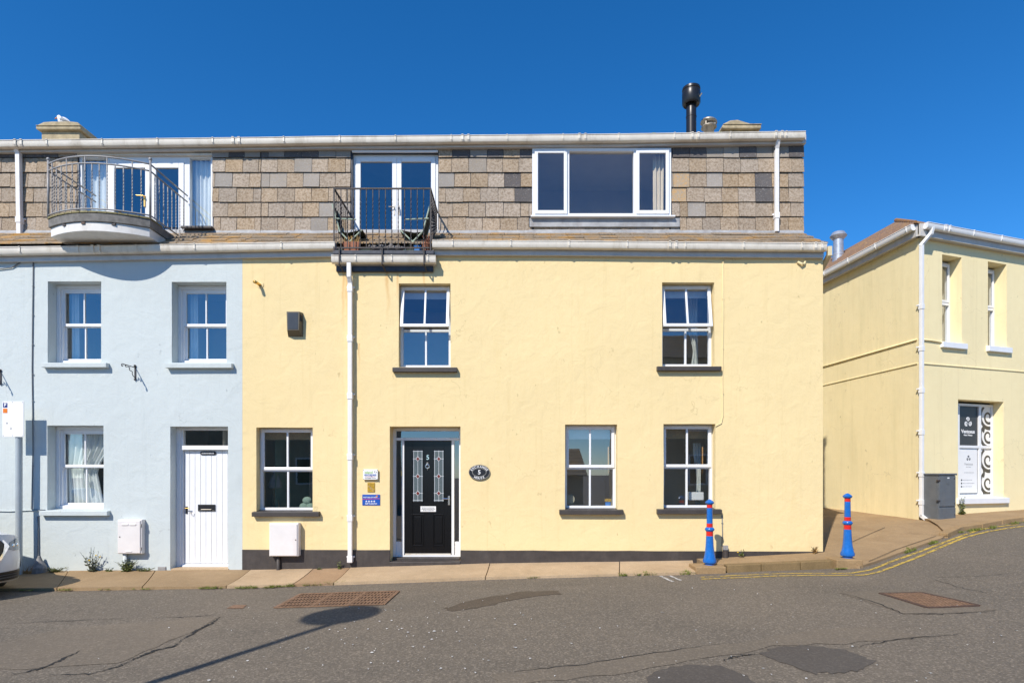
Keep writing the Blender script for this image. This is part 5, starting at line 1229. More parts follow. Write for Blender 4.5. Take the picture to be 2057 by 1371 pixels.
def arc_text(s, a, b, t0, t1, flip=False):
    for i, ch in enumerate(s):
        t = t0+(t1-t0)*i/(len(s)-1); x, z = oc[0]+a*math.cos(t), oc[1]+b*math.sin(t)
        nx_, nz2 = math.cos(t)/a, math.sin(t)/b; ang = math.atan2(nz2, nx_) - math.pi/2 + (math.pi if flip else 0)
        c = bpy.data.curves.new('lettering', 'FONT'); c.body = ch; c.size = .052; c.align_x = 'CENTER'; c.align_y = 'CENTER'; c.extrude = .002; c.offset = .0012; c.materials.append(M_sgw); c.resolution_u = 4
        link('lettering', as_mesh(c, 'lettering'), ov, MF @ T(x, -.031, z) @ Matrix.Rotation(-ang, 4, 'Y') @ RX90)
R_ = math.radians
arc_text('EXCHANGE', .148, .098, R_(155), R_(25)); arc_text('HOUSE', .148, .100, R_(240), R_(300), True)
# three plaques by the door
s1 = thing('letting_sign', 'white letting agency sign with green and blue lettering left of the black door', 'sign', (X(745), D, Z(953)))
x0, x1, z0, z1 = X(730.5), X(760), Z(962.5), Z(942); MB().box(x0, x1, -.045, -.02, z0, z1).box(x0+.03, x1-.03, -.0199, -.001, z0+.03, z1-.03).build('board', M_sgw, s1, MF, bevel=.004)
cx_ = (x0+x1)/2
text('island', .062, MF, cx_-.03, -.046, z1-.055, M_grn, s1, off=.001); text('escapes', .068, MF, cx_, -.046, z1-.095, M_pbl, s1, off=.001)
MB().prism([(x1-.07, z1-.06), (x1-.055, z1-.035), (x1-.04, z1-.03), (x1-.05, z1-.045)], -.0465, -.0452).prism([(x1-.04, z1-.068), (x1-.028, z1-.048), (x1-.015, z1-.044), (x1-.024, z1-.058)], -.0465, -.0452).build('bird_mark', M_ink, s1, MF)
MB().box(x0+.05, x1-.05, -.0465, -.0452, z0+.048, z0+.053).build('red_rule', M_pnk, s1, MF); text('Exchange House', .028, MF, cx_, -.046, z0+.03, M_ink, s1)
for a, b in ((x0+.01, z0+.006), (x1-.01, z0+.006), (x0+.01, z1-.012), (x1-.01, z1-.012)): MB().ball((a, -.046, b), .006, 6).build('screw', M_irn, s1, MF)
s2 = thing('gold_plaque', 'small golden rectangular plaque between the white and the blue sign', 'plaque', (X(745.5), D, Z(978)))
MB().box(X(738.5), X(753), -.012, -.001, Z(987.5), Z(968.5)).build('plate', M_ylp, s2, MF, bevel=.002)
MB().add([(X(739.5),-.014,Z(975)),(X(741),-.014,Z(974)),(X(752),-.014,Z(984.5)),(X(751.5),-.014,Z(986.5)),(X(746),-.014,Z(982))], [(0,1,2,3,4)]).build('emblem', M_bln, s2, MF)
s3 = thing('rating_plaque', 'blue four-star self catering plaque left of the black door', 'plaque', (X(745.5), D, Z(1003)))
x0, x1, z0, z1 = X(728), X(763.5), Z(1014), Z(992.5); MB().box(x0, x1, -.012, -.001, z0, z1).build('plate', M_sgb, s3, MF, bevel=.002)
cx_ = (x0+x1)/2; text('VISIT ISLE OF MAN', .03, MF, cx_-.015, -.0125, z1-.05, M_cur, s3, off=.0006)
MB().add([(x0,-.0135,z1-.088),(x0,-.0135,z1-.078),(cx_,-.0135,z1-.070),(x1,-.0135,z1-.066),(x1,-.0135,z1-.075),(cx_,-.0135,z1-.080)], [(0,1,2,5),(5,2,3,4)]).build('pink_swoosh', M_pnk, s3, MF)
for k in range(4):
    a = cx_-.082+k*.046; mb = MB(); mb.prism([(a+(.019 if i % 2 == 0 else .010)*math.sin(i*math.pi/5), z1-.118+(.019 if i % 2 == 0 else .010)*math.cos(i*math.pi/5)) for i in range(10)], -.0145, -.0125); mb.build('star', M_sgw, s3, MF)
text('Self Catering', .04, MF, cx_, -.0125, z0+.03, M_cur, s3, off=.0006)
MB().prism([(x1-.075, z1-.03), (x1-.05, z1-.045), (x1-.035, z1-.02), (x1-.055, z1-.012)], -.0145, -.0125).build('orange_mark', M_org, s3, MF)
# scrolled hanging brackets on the blue wall
def bracket(label, px, py):
    b = thing('hanging_bracket', label, 'bracket', (X(px), D, Z(py)), 'hanging basket brackets'); x, z = X(px), Z(py)
    MB().box(x-.012, x+.012, -.012, -.001, z-.13, z+.09).ball((x, -.015, z+.1), .02, 8).ball((x, -.015, z-.14), .018, 8).build('back_plate', M_irn, b, MF)
    MB().tube([(x, -.01, z+.07), (x-.01, -.33, z+.075)], .008, 6).tube([(x-.01, -.33, z+.075)]+[(x-.01, -.34-.02*math.sin(t), z+.055+.02*math.cos(t)) for t in [i*.7 for i in range(8)]], .007, 6).build('arm', M_irn, b, MF)
    pts = [(x, -.012, z-.1), (x, -.06, z-.09), (x, -.09, z-.05), (x, -.08, z-.02), (x, -.11, z-.01), (x, -.16, z+.0), (x, -.17, z+.03), (x, -.15, z+.045), (x, -.2, z+.05), (x, -.26, z+.04), (x, -.28, z+.055), (x, -.26, z+.065)]
    MB().tube(pts, .007, 6).build('scroll', M_irn, b, MF); return b
bracket('black scrolled hanging bracket between the two first floor windows of the blue house', 272, 746); bracket('black scrolled hanging bracket at the left edge of the blue wall', 2, 755)
# cables
def cable(label, pts, rr, mat, M=MF, clips=()):
    c = thing('wall_cable', label, 'cable', M @ Vector(pts[0])); MB().tube(pts, rr, 6).build('cable', mat, c, M, smooth=True)
    for p in clips: MB().box(p[0]-.014, p[0]+.014, p[1]-.006, p[1]+.006, p[2]-.006, p[2]+.006).build('clip', mat, c, M)
    return c
M_cbl = plain('grey_cable', (.16,.17,.18), .6, var=.1)
xs_ = X(68); cable('thin dark cable running down the blue wall left of the windows', [(xs_, -.014, Z(515)), (xs_-.01, -.014, Z(620)), (xs_-.02, -.014, Z(740)), (xs_-.01, -.014, Z(830)), (xs_-.005, -.014, Z(905)), (xs_-.03, -.014, Z(1022)), (X(92), -.014, Z(1024))], .009, M_cbl, clips=[(xs_-.005, -.016, Z(q)) for q in (575, 633, 692, 752, 805, 935)])
cable('drooping cable loop under the gutter at the left of the blue house', [(X(-40), -.02, Z(545)), (X(0), -.02, Z(541)), (X(25), -.02, Z(538)), (X(45), -.02, Z(526)), (X(60), -.02, Z(516))], .009, M_cbl)
cable('pale cable running along the blue wall to the lower window sill', [(X(-60), -.014, Z(1030)), (X(0), -.014, Z(1025.5)), (X(20), -.014, Z(1026)), (X(60), -.014, Z(1024)), (X(94), -.014, Z(1026))], .010, M_blu)
cable('dark cable dropping from the lower sill of the blue house to the ground', [(X(77.5), -.014, Z(1036)), (X(78.5), -.014, Z(1065)), (X(78.5), -.014, Z(1105)), (X(79), -.02, Z(1130)), (X(80), -.03, Z(1150))], .012, M_cbl, clips=[(X(78.5), -.016, Z(q)) for q in (1063, 1096)])
M_ycb = plain('painted_cable', (.80,.65,.36), .7, var=.05); xs_ = X(1452)
cable('painted cable running down the yellow wall beside the right-hand windows', [(xs_, -.010, Z(519)), (xs_+.005, -.010, Z(650)), (xs_-.01, -.010, Z(760)), (xs_, -.010, Z(835)), (xs_-.03, -.010, Z(850)), (X(1437), -.010, Z(856))], .008, M_ycb, clips=[(xs_, -.012, Z(q)) for q in (600, 700, 790)])
cable('thin cable from the sill down to the junction box behind the bollard', [(X(1450), -.010, Z(1034)), (X(1451), -.010, Z(1070)), (X(1450), -.010, Z(1096))], .008, M_cbl, clips=[(X(1450.5), -.012, Z(q)) for q in (1050, 1078)])
jb = thing('junction_box', 'small grey junction box on a dark conduit at the plinth behind the bollard', 'junction box', (X(1455), D, Z(1128)))
MB().box(X(1450.5), X(1460), -.075, -.017, Z(1103), Z(1094)).build('box', M_gry, jb, MF, bevel=.005); MB().tube([(X(1455), -.05, Z(1103)), (X(1456), -.05, Z(1132))], .045, 10).build('conduit', M_pli, jb, MF)
tag(MB().tube([(X(1601), -.02, Z(527)), (X(1608), -.05, Z(532)), (X(1614), -.03, Z(531)), (X(1617), -.01, Z(524))], .02, 6).build('cable_end', M_ycb, None, MF), 'stub of painted cable sticking out under the right end of the lower gutter', 'cable')
cable('thick painted cable along the corner building above its string course', [(*p,) for p in [(-6, -.02, Z(683,13)+.02), (-3, -.02, Z(682,13)), (-.03, -.02, Z(681,13))]], .017, M_crs, MS)
cable('short painted cable from the corner of the cream building to its window sill', [(.0, -.02, Z(681,13)), (.35, -.02, Z(681,13)-.005), (.62, -.02, R1[2]-.0), (.70, -.04, R1[2]-.04)], .017, M_cre, MR)

# ------------------------------------------------------------------ bollards
def bollard(M, label, first=None):
    if first: return copy_thing(first, M, label, 'bollards at the alley corner')
    b = tag(link('bollard', None, None, M), label, 'bollard', 'bollards at the alley corner')
    pr = [(.10,.0),(.10,.03),(.135,.04),(.14,.075),(.115,.13),(.095,.22),(.083,.33),(.076,.44),(.072,.50)]
    MB().lathe(pr, n=28).build('foot', M_bol, b, M, smooth=True, auto=50)
    MB().lathe([(.0725,.50),(.0725,.575)], n=28).build('red_band', M_bor, b, M, smooth=True, auto=50)
    MB().lathe([(.070,.575),(.082,.585),(.099,.605),(.099,.62),(.082,.64),(.066,.65)], n=28).build('collar', M_bol, b, M, smooth=True, auto=50)
    MB().lathe([(.0645,.65),(.0635,.715)], n=28).build('red_band', M_bor, b, M, smooth=True, auto=50)
    MB().lathe([(.0625,.715),(.058,.985)], n=28).build('shaft', M_bol, b, M, smooth=True, auto=50)
    MB().lathe([(.0585,.985),(.0582,1.04)], n=28).build('red_band', M_bor, b, M, smooth=True, auto=50)
    MB().lathe([(.056,1.04),(.075,1.05),(.093,1.07),(.093,1.082),(.06,1.108),(.03,1.125),(.003,1.132)], n=28).build('cap', M_bol, b, M, smooth=True, auto=50)
    return b
b1 = bollard(T(X(1425.5, 9.88), 9.88, .119) @ Matrix.Diagonal((.78,.78,.95,1)), 'blue bollard with red bands in front of the yellow house wall')
bollard(T(X(1702.5, 9.95), 9.95, .2225) @ Matrix.Diagonal((.78,.78,.945,1)), 'blue bollard with red bands at the mouth of the alley', b1)

# ------------------------------------------------------------------ grey street cabinet in front of the corner building
sc_ = MR @ Vector((rl(1868, 1040)[0]+.02, -.42, 0)); 
def cl_(px, py, y): return pix2local(px, py, MR @ T(0, y, 0))
ca0 = cl_(1885, 1000, -.42)[0]; ca1 = cl_(1919, 1000, -.42)[0]; cz0 = gz(*(MR @ Vector((ca0, -.4, 0))).xy)+.05; cz1 = cl_(1900, 951, -.42)[1]
MC = MR
cab = thing('street_cabinet', 'grey metal utility cabinet against the corner building', 'cabinet', MC @ Vector(((ca0+ca1)/2, -.2, cz0)))
MB().box(ca0, ca1, -.42, -.03, cz0-.05, cz1-.03).build('body', M_cab, cab, MC, bevel=.01)
MB().box(ca0-.02, ca1+.02, -.45, -.02, cz1-.03, cz1+.01).build('lid', M_cab, cab, MC, bevel=.01)
dz = cz0+(cz1-cz0)*.30
d1 = MB().box(ca0+.012, ca1-.012, -.437, -.4205, dz, cz1-.045).build('door', M_cab, cab, MC, bevel=.006); MB().box(ca0+.012, ca1-.012, -.437, -.4205, cz0+.0, dz-.03).build('lower_door', M_cab, cab, MC, bevel=.006)
MB().box((ca0+ca1)/2-.01, (ca0+ca1)/2+.05, -.4385, -.4375, cz1-.10, cz1-.075).build('label_plate', M_sgw, d1, MC)
MB().lathe([(.045,0),(.05,.004),(.04,.006)], n=20).build('emblem', M_cab, d1, MC @ T((ca0+ca1)/2+.02, -.437, cz1-.18) @ Matrix.Rotation(math.radians(90), 4, 'X'))
for z in (dz+.12, cz1-.14): MB().box(ca0-.035, ca0+.03, -.445, -.40, z-.015, z+.015).build('hinge', M_irn, cab, MC, bevel=.004)
for z in (dz+.06, cz1-.1, cz0+.12): MB().ball((ca1-.05, -.44, z), .012, 8).build('lock', M_irn, d1, MC)

# ------------------------------------------------------------------ parking sign
yp = 10.28; pk = thing('parking_sign', 'white parking sign on a grey pole at the left edge of the blue wall', 'sign', (X(38, yp), yp, -.2))
pxx = X(38, yp); MB().tube([(pxx, yp, -.3), (pxx, yp, Z(822, yp)), ], .05, 16).ball((pxx, yp, Z(822, yp)), .05, 14).build('pole', plain('pole_grey', (.42,.46,.47), .4, metal=.2, var=.06), pk, smooth=True, auto=60)
yq = yp-.065; a0, a1, c0, c1 = X(4.5, yq), X(47.5, yq), Z(877, yq), Z(805.5, yq)
plt = MB().box(a0, a1, yq, yq+.012, c0, c1).build('plate', M_sgw, pk, bevel=.003)
q0_, q1_ = X(6, yq)+.0, X(15, yq); 
MB().box(X(6.2,yq), X(15,yq), yq-.003, yq-.0005, Z(818,yq), Z(809,yq)).build('blue_square', M_nvy, plt, bevel=.001); text('P', .075, I4, X(10.6,yq), yq-.0035, Z(813.5,yq), M_sgw, plt, off=.002)
MB().box(X(6.2,yq), X(15,yq), yq-.003, yq-.0005, Z(829,yq), Z(820,yq)).build('orange_square', M_org, plt, bevel=.001)
for s, px, py in (('9', 14, 850), ('2', 22, 860)): text(s, .045, I4, X(px,yq), yq-.002, Z(py,yq), M_ink, plt)
for px in (6.5, 25, 45):
    for py in (807.5, 874.5): MB().ball((X(px,yq), yq, Z(py,yq)), .007, 6).build('rivet', M_gry, plt)
MB().box(pxx-.055, pxx+.055, yq+.0121, yp-.045, c1-.14, c1-.11).box(pxx-.055, pxx+.055, yq+.0121, yp-.045, c0+.1, c0+.13).build('clamp', M_gry, pk)

# ------------------------------------------------------------------ white car, nose into the frame at the left
def car():
    n0 = Vector((X(30, 8.4)-.36, 8.36, 0)); gz0 = gz(n0.x-1.5, 8.4)-.012
    MC_ = T(n0.x, n0.y, gz0) @ Matrix.Rotation(math.radians(-16), 4, 'Z')
    c = thing('parked_car', 'white car parked at the left edge with its headlight showing', 'car', (n0.x-2, n0.y, gz0))
    wp = plain('white_car_paint', (.72,.71,.69), .18, var=.03); bk = plain('black_trim', (.012,.012,.013), .35, var=.2); gl_ = plain('dark_car_glass', (.015,.018,.02), .05, var=.1)
    W_ = .89
    def nose(y, z):                                # front surface: x back from the foremost point
        return -.10*(y/W_)**2 - .42*(abs(y)/W_)**5 - (.55*max(0, z-.70)**1.3) - .18*max(0, .34-z) + .02*math.sin(min(1, max(0, (z-.3)/.4))*math.pi)
    def grid(f, nu, nv, nm, mat, par, sm=True):
        mb = MB()
        for j in range(nv+1):
            for i in range(nu+1): mb.v.append(f(i/nu, j/nv))
        for j in range(nv):
            for i in range(nu): mb.f.append([j*(nu+1)+i, j*(nu+1)+i+1, (j+1)*(nu+1)+i+1, (j+1)*(nu+1)+i]); mb.m.append(0)
        return mb.build(nm, mat, par, MC_, smooth=sm, recalc=False)
    mxp = -1e9
    for k in range(61):
        y = -W_+2*W_*k/60
        for z in (.25, .3, .4, .5, .6): q = MC_ @ Vector((nose(y, z)+.02, y, z)); mxp = max(mxp, CX+q.x*F/q.y)
    sh = (41-mxp)*8.6/F; MC_ = T(sh, 0, 0) @ MC_
    zt = lambda y: .93-.10*(abs(y)/W_)**2.2-.06*(abs(y)/W_)**8
    fr_ = lambda u, v: (lambda y: (nose(y, .22+(zt(y)-.22)*v), y, .22+(zt(y)-.22)*v))(-W_+2*W_*u)
    grid(fr_, 28, 16, 'front_bumper', wp, c)
    def hood(u, v):
        y = -W_+2*W_*u; x0 = nose(y, zt(y)); x = x0+(-1.15-x0)*v; return (x, y*(1-.02*v), zt(y)+.14*math.sin(v*1.35)*(1-.5*(abs(y)/W_)**3))
    grid(hood, 28, 10, 'bonnet', wp, c)
    for s in (-1, 1):
        def side(u, v): 
            xs = nose(W_, .5); x = xs+(-4.1-xs)*u; z = .22+(.83-.22)*v+.14*math.sin(min(1, u*3)*1.35)*v*.55+.05*v*u; return (x, s*(W_*(1-.03*u**4)+.015*math.sin(v*math.pi)), z)
        grid(side, 24, 6, 'side_panel', wp, c)
        for xw in (-.92, -3.4):
            wh = MB().lathe([(.20,-.1),(.30,-.11),(.325,-.08),(.325,.08),(.30,.11),(.20,.1)], n=28).build('wheel', bk, c, MC_ @ T(xw, s*(W_-.105), .325) @ Matrix.Rotation(math.radians(90), 4, 'X'), smooth=True)
            MB().lathe([(.01,-.1),(.06,-.105),(.19,-.09),(.2,-.05)], n=20).build('rim', M_ste, wh, MC_ @ T(xw, s*(W_-.105), .325) @ Matrix.Rotation(math.radians(90*s), 4, 'X'))
            MB().add([(xw+.39*math.cos(t), s*(W_+.022), .33+.39*math.sin(t)) for t in [i*math.pi/14 for i in range(15)]]+[(xw-.39, s*(W_+.022), .24), (xw+.39, s*(W_+.022), .24)], [list(range(17))]).build('wheel_arch', bk, c, MC_)
    cabn = MB(); P0 = [(-1.05,.80,.98),(-1.75,.62,1.48),(-3.3,.60,1.47),(-4.0,.74,1.0)]
    cabn.v = [(x, -y, z) for x, y, z in P0]+[(x, y, z) for x, y, z in P0]; cabn.f = [[0,1,5,4],[1,2,6,5],[2,3,7,6],[0,3,2,1],[4,5,6,7]]; cabn.m = [0,1,0,0,0]; cabn.build('cabin', [gl_, wp], c, MC_, bevel=.03)
    MB().box(-4.12, -4.0, -.85, .85, .25, .95).build('rear', wp, c, MC_, bevel=.04); MB().box(-4.0, -.62, -.80, .80, .17, .26).build('underbody', bk, c, MC_)
    def patch(nm, mat, poly, off, par, sub=6):
        bm = bmesh.new(); pts = []
        for i in range(len(poly)):
            a, b = Vector(poly[i]), Vector(poly[(i+1) % len(poly)]); pts += [a.lerp(b, k/sub) for k in range(sub)]
        vs = [bm.verts.new((0, p.x, p.y)) for p in pts]; f = bm.faces.new(vs); bmesh.ops.triangulate(bm, faces=[f])
        for _ in range(3): bmesh.ops.subdivide_edges(bm, edges=[q for q in bm.edges if q.calc_length() > .05], cuts=1); bmesh.ops.triangulate(bm, faces=bm.faces)
        for q in bm.verts: q.co.x = nose(q.co.y, q.co.z)+off+.012
        bmesh.ops.recalc_face_normals(bm, faces=bm.faces)
        me = bpy.data.meshes.new(nm); bm.to_mesh(me); bm.free(); me.materials.append(mat); return link(nm, me, par, MC_)
    lens = plain('headlamp_lens', (.22,.24,.26), .08, metal=.6, var=.3, vs=18)
    for s in (-1, 1):
        h = patch('headlight', lens, [(s*.44,.70),(s*.56,.665),(s*.70,.66),(s*.80,.70),(s*.79,.80),(s*.66,.835),(s*.50,.79)], -.004, c)
        for q in (.54, .63): MB().ball((nose(s*q, .74)+.004, s*q, .74), .028, 10, 0, (.4, 1, 1)).build('projector', M_chr, h, MC_)
        patch('chrome_trim', M_chr, [(s*.12,.36),(s*.17,.36),(s*.47,.74),(s*.40,.84),(s*.37,.83),(s*.42,.74)], .004, c)
        patch('side_vent', bk, [(s*.76,.40),(s*.79,.52),(s*.835,.36)], .002, c)
    patch('grille', bk, [(-.14,.38),(.14,.38),(.42,.74),(.36,.83),(-.36,.83),(-.42,.74)], -.004, c)
    patch('badge', M_sgb, [(-.10,.62),(-.02,.60),(.06,.62),(.08,.69),(0,.72),(-.08,.69)], .012, c)
    patch('lower_intake', bk, [(-.68,.24),(.68,.24),(.82,.30),(.70,.375),(-.70,.375),(-.82,.30)], -.003, c)
    patch('bumper_lip', M_ste, [(-.70,.222),(.70,.222),(.84,.295),(.81,.30),(.68,.245),(-.68,.245),(-.81,.30),(-.84,.295)], .006, c)
    for z in (.28, .32): patch('intake_slat', M_cab, [(-.66,z),(.66,z),(.66,z+.012),(-.66,z+.012)], .008, c)
    return c
car()

# ------------------------------------------------------------------ weeds and kerb grass
def plant(name, label, base, h, stems, spread, seed, leaf, flowers=0, leaf_size=.035, low=.6, cat='weed'):
    r = random.Random(seed); p = thing(name, label, cat, base); st_, lf_, fl_ = MB(), MB(), MB(); bx, by_, bz = base
    for k in range(stems):
        a = r.uniform(math.pi, 2*math.pi) if r.random() < .8 else r.uniform(0, math.pi); s = spread*r.uniform(.2, 1); hh = h*r.uniform(.45, 1)
        tip = Vector((bx+s*math.cos(a), by_+.35*s*math.sin(a)-.03, bz+hh)); b0 = Vector((bx+r.uniform(-.3,.3)*spread, by_-.03, bz)); mid = b0.lerp(tip, .5)+Vector((0, 0, hh*.12))
        st_.tube([b0, mid, tip], [.006, .004, .002], 4)
        for q in range(int(7*hh/h)+4):
            t = r.random()**(1/low) if low >= 1 else r.random()**1.7; c = b0.lerp(mid, t*2) if t < .5 else mid.lerp(tip, t*2-1)
            d = Vector((r.uniform(-1,1), r.uniform(-1,.4), r.uniform(-.3,.8))).normalized()*leaf_size*r.uniform(.6,1.5)*(1.3-t*.8); sd = d.cross(Vector((r.uniform(-1,1), r.uniform(-1,1), 1))).normalized()*d.length*.33
            lf_.add([c, c+d*.45+sd, c+d, c+d*.45-sd], [(0,1,2,3)])
        if flowers and k < flowers: fl_.ball(tip, .016, 6, 0, (1, 1, .6))
    st_.build('stems', M_wdk, p, recalc=False); lf_.build('leaves', leaf, p, recalc=False)
    if flowers: fl_.build('flower_heads', M_flo, p)
    return p
def base(px, py=None): x = X(px, 10.44); return (x, 10.46, gz(x, 10.4)+.03)
plant('ragwort', 'tall straggly weed with yellow flower heads against the blue wall', base(186), .46, 12, .22, 1, M_wdk, 4, .045)
plant('wall_weed', 'bushy green weed at the foot of the meter box post on the blue wall', base(256), .25, 34, .24, 2, M_wed, 0, .04)
plant('wall_weed', 'low green weed at the foot of the blue wall left of the ragwort', base(112), .10, 26, .26, 3, M_wed, 0, .03)
plant('wall_weed', 'small weed between the ragwort and the meter box post', base(220), .09, 10, .1, 4, M_wed, 0, .03)
plant('wall_weed', 'trailing weed right of the meter box post', base(290), .08, 18, .2, 12, M_wed, 0, .028)
plant('wall_weed', 'small green weed beside the downpipe foot on the black plinth', base(681), .15, 6, .07, 5, M_wed, 0, .035)
plant('wall_weed', 'tiny weed at the foot of the black plinth below the meter box', base(640), .05, 8, .08, 6, M_wed, 0, .025)
plant('wall_weed', 'small weed with a yellow flower by the plinth behind the bollard', (X(1488,10.4), 10.42, kz(4)+.045), .13, 6, .09, 7, M_wed, 1, .03)
plant('wall_weed', 'dry weed at the right corner of the yellow house', (X(1636,10.42), 10.44, kz(5.3)+.04), .12, 12, .09, 8, M_dry, 0, .03)
plant('wall_weed', 'green weed growing between the street cabinet and the shop window sill', tuple(MR @ Vector((rl(1924, 1010)[0], -.06, gz(9.6, 13)+.09))), .42, 12, .12, 9, M_wed, 0, .05)
pd = thing('dry_grass_tuft', 'dry straw-coloured grass tuft at the foot of the parking sign pole', 'grass tuft', (X(55,10.35), 10.36, -.15)); mb = MB(); r = random.Random(6)
for k in range(46):
    b0 = Vector((X(55,10.35)+r.uniform(-.09,.09), 10.36+r.uniform(-.05,.03), gz(-8.3,10.3)+.03)); tp = b0+Vector((r.uniform(-.14,.16), r.uniform(-.12,.03), r.uniform(.03,.2))); s = Vector((.005, 0, 0)); mb.add([b0-s, b0+s, tp], [(0,1,2)])
mb.build('blades', M_dry, pd, recalc=False)
dg = thing('drain_pot', 'grey cracked drain surround at the foot of the cable on the blue wall', 'drain', (X(77,10.4), 10.4, -.2))
MB().lathe([(.115,-.1),(.115,.10),(.085,.16),(.05,.22),(.02,.3)], (X(77,10.4), 10.42, gz(-8.2,10.4)+.02), 14).build('surround', plain('grey_mortar', (.24,.235,.23), .9, var=.3, vs=15, bmp=.8, bs=30), dg)
tag(MB().box(X(318), X(334), -.022, -.001, Z(1150), Z(1137)).build('air_brick', M_gry, None, MF, bevel=.006), 'small rough grey air brick low on the blue wall left of the door', 'air brick')
# grass growing in the joint between road and pavement
mb = MB(); r = random.Random(12)
def grass_run(pa, pb, n, wdt, h, dens=1.0):
    A_, B_ = gp(*pa), gp(*pb)
    for k in range(n):
        t = r.random(); b0 = A_.lerp(B_, t); m_ = noise.noise(Vector((b0.x*4.5, b0.y*3, 8)))*.7 + noise.noise(Vector((b0.x*13, b0.y*3, 2)))*.5
        if m_ < -.12+.3*(1-dens): continue
        b0 = b0+Vector((0, r.uniform(-wdt, wdt), 0)); b0.z = gz(b0.x, b0.y)+.0; hh = h*r.uniform(.3, 1.2)*(.55+1.3*max(0, m_)); tp = b0+Vector((r.uniform(-.05,.05), r.uniform(-.05,.03), hh)); a = r.uniform(0, 3.14); s = Vector((math.cos(a), math.sin(a), 0))*.007
        mb.add([b0-s, b0+s, tp], [(0,1,2)])
grass_run((0,1186), (330,1182), 900, .03, .03, .3); grass_run((395,1181), (560,1179), 700, .04, .045, .6); grass_run((540,1178), (690,1171), 900, .05, .05, .7); grass_run((690,1171), (745,1168), 200, .02, .03)
grass_run((1195,1156), (1222,1155), 160, .03, .05); grass_run((1245,1155), (1365,1151), 1000, .06, .07, .7); grass_run((1365,1152), (1395,1151), 260, .05, .06); grass_run((1060,1160), (1085,1159), 60, .02, .03)
grass_run((1805,1113), (1890,1084), 700, .06, .06); grass_run((1925,1069), (2000,1059), 500, .05, .06); grass_run((2020,1053), (2057,1048), 200, .04, .05); grass_run((1675,1143), (1700,1141), 150, .03, .04); grass_run((1755,1045), (1790,1042), 160, .05, .05); grass_run((1820,1090), (1880,1070), 160, .03, .03)
stuff(mb.build('kerb_grass', M_grs, recalc=False))['label'] = 'tufts of green grass along the joint of road and pavement'
# pale grit and paper flecks on the road
mb = MB(); r = random.Random(3); chips = struct_chips = None
for k in range(130):
    px, py = (r.gauss(800, 130), r.gauss(1265, 45)) if k % 2 else (r.uniform(300, 2050), r.uniform(1170, 1370))
    if py < 1170: continue
    p = gp(px, py); s = r.uniform(.006, .018) * (1.4 if r.random() < .1 else 1); a = r.uniform(0, 3.1); z = rz(p.x, p.y)+.012
    u = Vector((math.cos(a), math.sin(a), 0))*s; v_ = Vector((-u.y, u.x, 0))*.6; c = Vector((p.x, p.y, z)); mb.add([c-u, c-v_, c+u, c+v_+Vector((0,0,.004)), c-Vector((0,0,.009))], [(0,1,2,3),(0,4,1),(1,4,2),(2,4,3),(3,4,0)])
stuff(mb.build('road_litter', plain('shell_fragments', (.66,.63,.58), .8, var=.15)))['label'] = 'scattered pale shell fragments lying on the road'

# ------------------------------------------------------------------ street lamp beside the camera: its shadow lies on the road
k_ = Vector((SUN.x/-SUN.z, SUN.y/-SUN.z)); Hh = 6.2
bend = gp(768,1218); head = gp(672,1236)
bp = Vector((bend.x-k_.x*Hh, bend.y-k_.y*Hh, Hh)); hp_ = Vector((head.x-k_.x*(Hh-.05), head.y-k_.y*(Hh-.05), Hh-.05))
lamp = thing('street_lamp', 'street lamp standing outside the frame whose shadow falls across the road', 'street lamp', (bp.x, bp.y, 0))
pb = Vector((bp.x, bp.y, gz(bp.x, bp.y)-.1)); dirh = (hp_-bp); dirh.z = 0; 
MB().tube([pb, pb+Vector((0,0,1.2)), pb+Vector((0,0,1.25)), Vector((bp.x, bp.y, Hh-.45)), bp+Vector((0,0,-.28))+dirh*.02, bp+Vector((0,0,-.1))+dirh*.10, bp+dirh*.3+Vector((0,0,.0)), bp+dirh*.55], [.09,.09,.06,.05,.042,.036,.03,.028], 12).build('post', M_gry, lamp, smooth=True)
dn = dirh.normalized(); ang = math.atan2(dn.y, dn.x)
MB().ball((0,0,0), 1, 18, 0, (.50, .40, .16)).build('lamp_head', M_gry, lamp, T(*hp_) @ Matrix.Rotation(ang, 4, 'Z'), smooth=True)

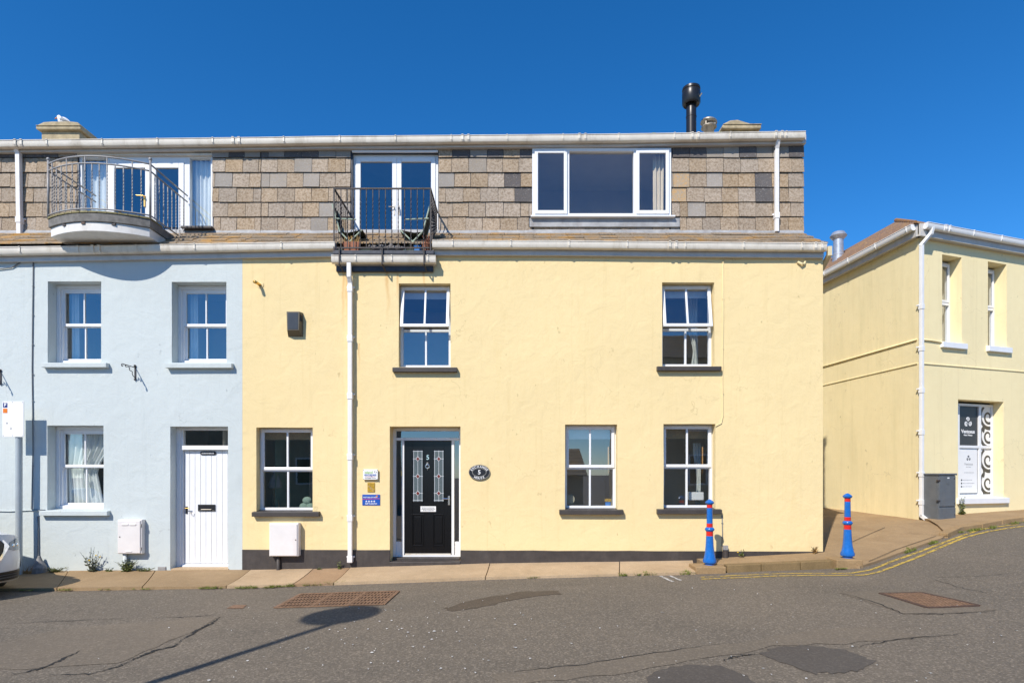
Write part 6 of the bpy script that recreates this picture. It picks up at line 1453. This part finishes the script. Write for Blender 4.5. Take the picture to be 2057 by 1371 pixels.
# ------------------------------------------------------------------ houses across the road, seen only mirrored in the panes
def opposite(label, x0, x1, y, h, hr, wmat, rmat, wins, seed):
    o = thing('opposite_house', label, 'house', ((x0+x1)/2, y, 0)); dpt = 7
    MB().add([(x0,y,-.8),(x1,y,-.8),(x1,y-dpt,-.8),(x0,y-dpt,-.8),(x0,y,h),(x1,y,h),(x1,y-dpt,h),(x0,y-dpt,h),(x0,y-dpt/2,h+hr-.02),(x1,y-dpt/2,h+hr-.02)], [(0,1,5,4),(1,2,6,9,5),(2,3,7,6),(3,0,4,8,7)]).build('wall', wmat, o)
    ro_ = MB().add([(x0-.2,y+.25,h-.03),(x1+.2,y+.25,h-.03),(x1+.2,y-dpt/2,h+hr),(x0-.2,y-dpt/2,h+hr),(x0-.2,y-dpt-.25,h-.03),(x1+.2,y-dpt-.25,h-.03)], [(0,1,2,3),(3,2,5,4)]).build('roof', rmat, o, recalc=False)
    for k in range(int(hr/.18)):
        t = k*.18/hr; t1 = t+.2/hr
        MB().add([(x0-.2,y+.25-(dpt/2+.25)*t,h+.03+hr*t),(x1+.2,y+.25-(dpt/2+.25)*t,h+.03+hr*t),(x1+.2,y+.25-(dpt/2+.25)*t1,h+.0+hr*t1),(x0-.2,y+.25-(dpt/2+.25)*t1,h+.0+hr*t1)], [(0,1,2,3)]).build('slate_course', rmat, ro_, recalc=False)
    for (a, b, c, e_) in wins:
        f = MB().ring(a, b, c, e_, .08, y+.005, y+.06).build('window', M_upv, o); MB().box(a+.08, b-.08, y+.01, y+.02, c+.08, e_-.08).build('pane', M_dor, f)
    return o
M_op1 = plain('shaded_grey_render', (.42,.34,.23), .9, var=.15, vs=2); M_op2 = plain('shaded_brown_render', (.30,.22,.13), .9, var=.2, vs=2)
opposite('tall grey house across the road mirrored in the right-hand panes', 6.2, 14, -10, 7.6, 2.0, M_op1, M_rof, [(7,8,1,2.6), (9.2,10.2,1,2.6), (7,8,3.8,5.4), (9.2,10.2,3.8,5.4), (11.4,12.4,3.8,5.4)], 1)
opposite('low slate-roofed shed across the road mirrored in the middle window', -1.5, 3.6, -9, 1.5, 1.5, M_op2, M_rof, [], 2)
opposite('long grey terrace across the road mirrored in the left-hand panes', -24, -7.5, -12, 4.6, 1.8, M_op1, M_rof, [(-12,-11,1,2.5), (-10,-9,1,2.5), (-15,-14,1,2.5), (-18,-17,1,2.5)], 3)
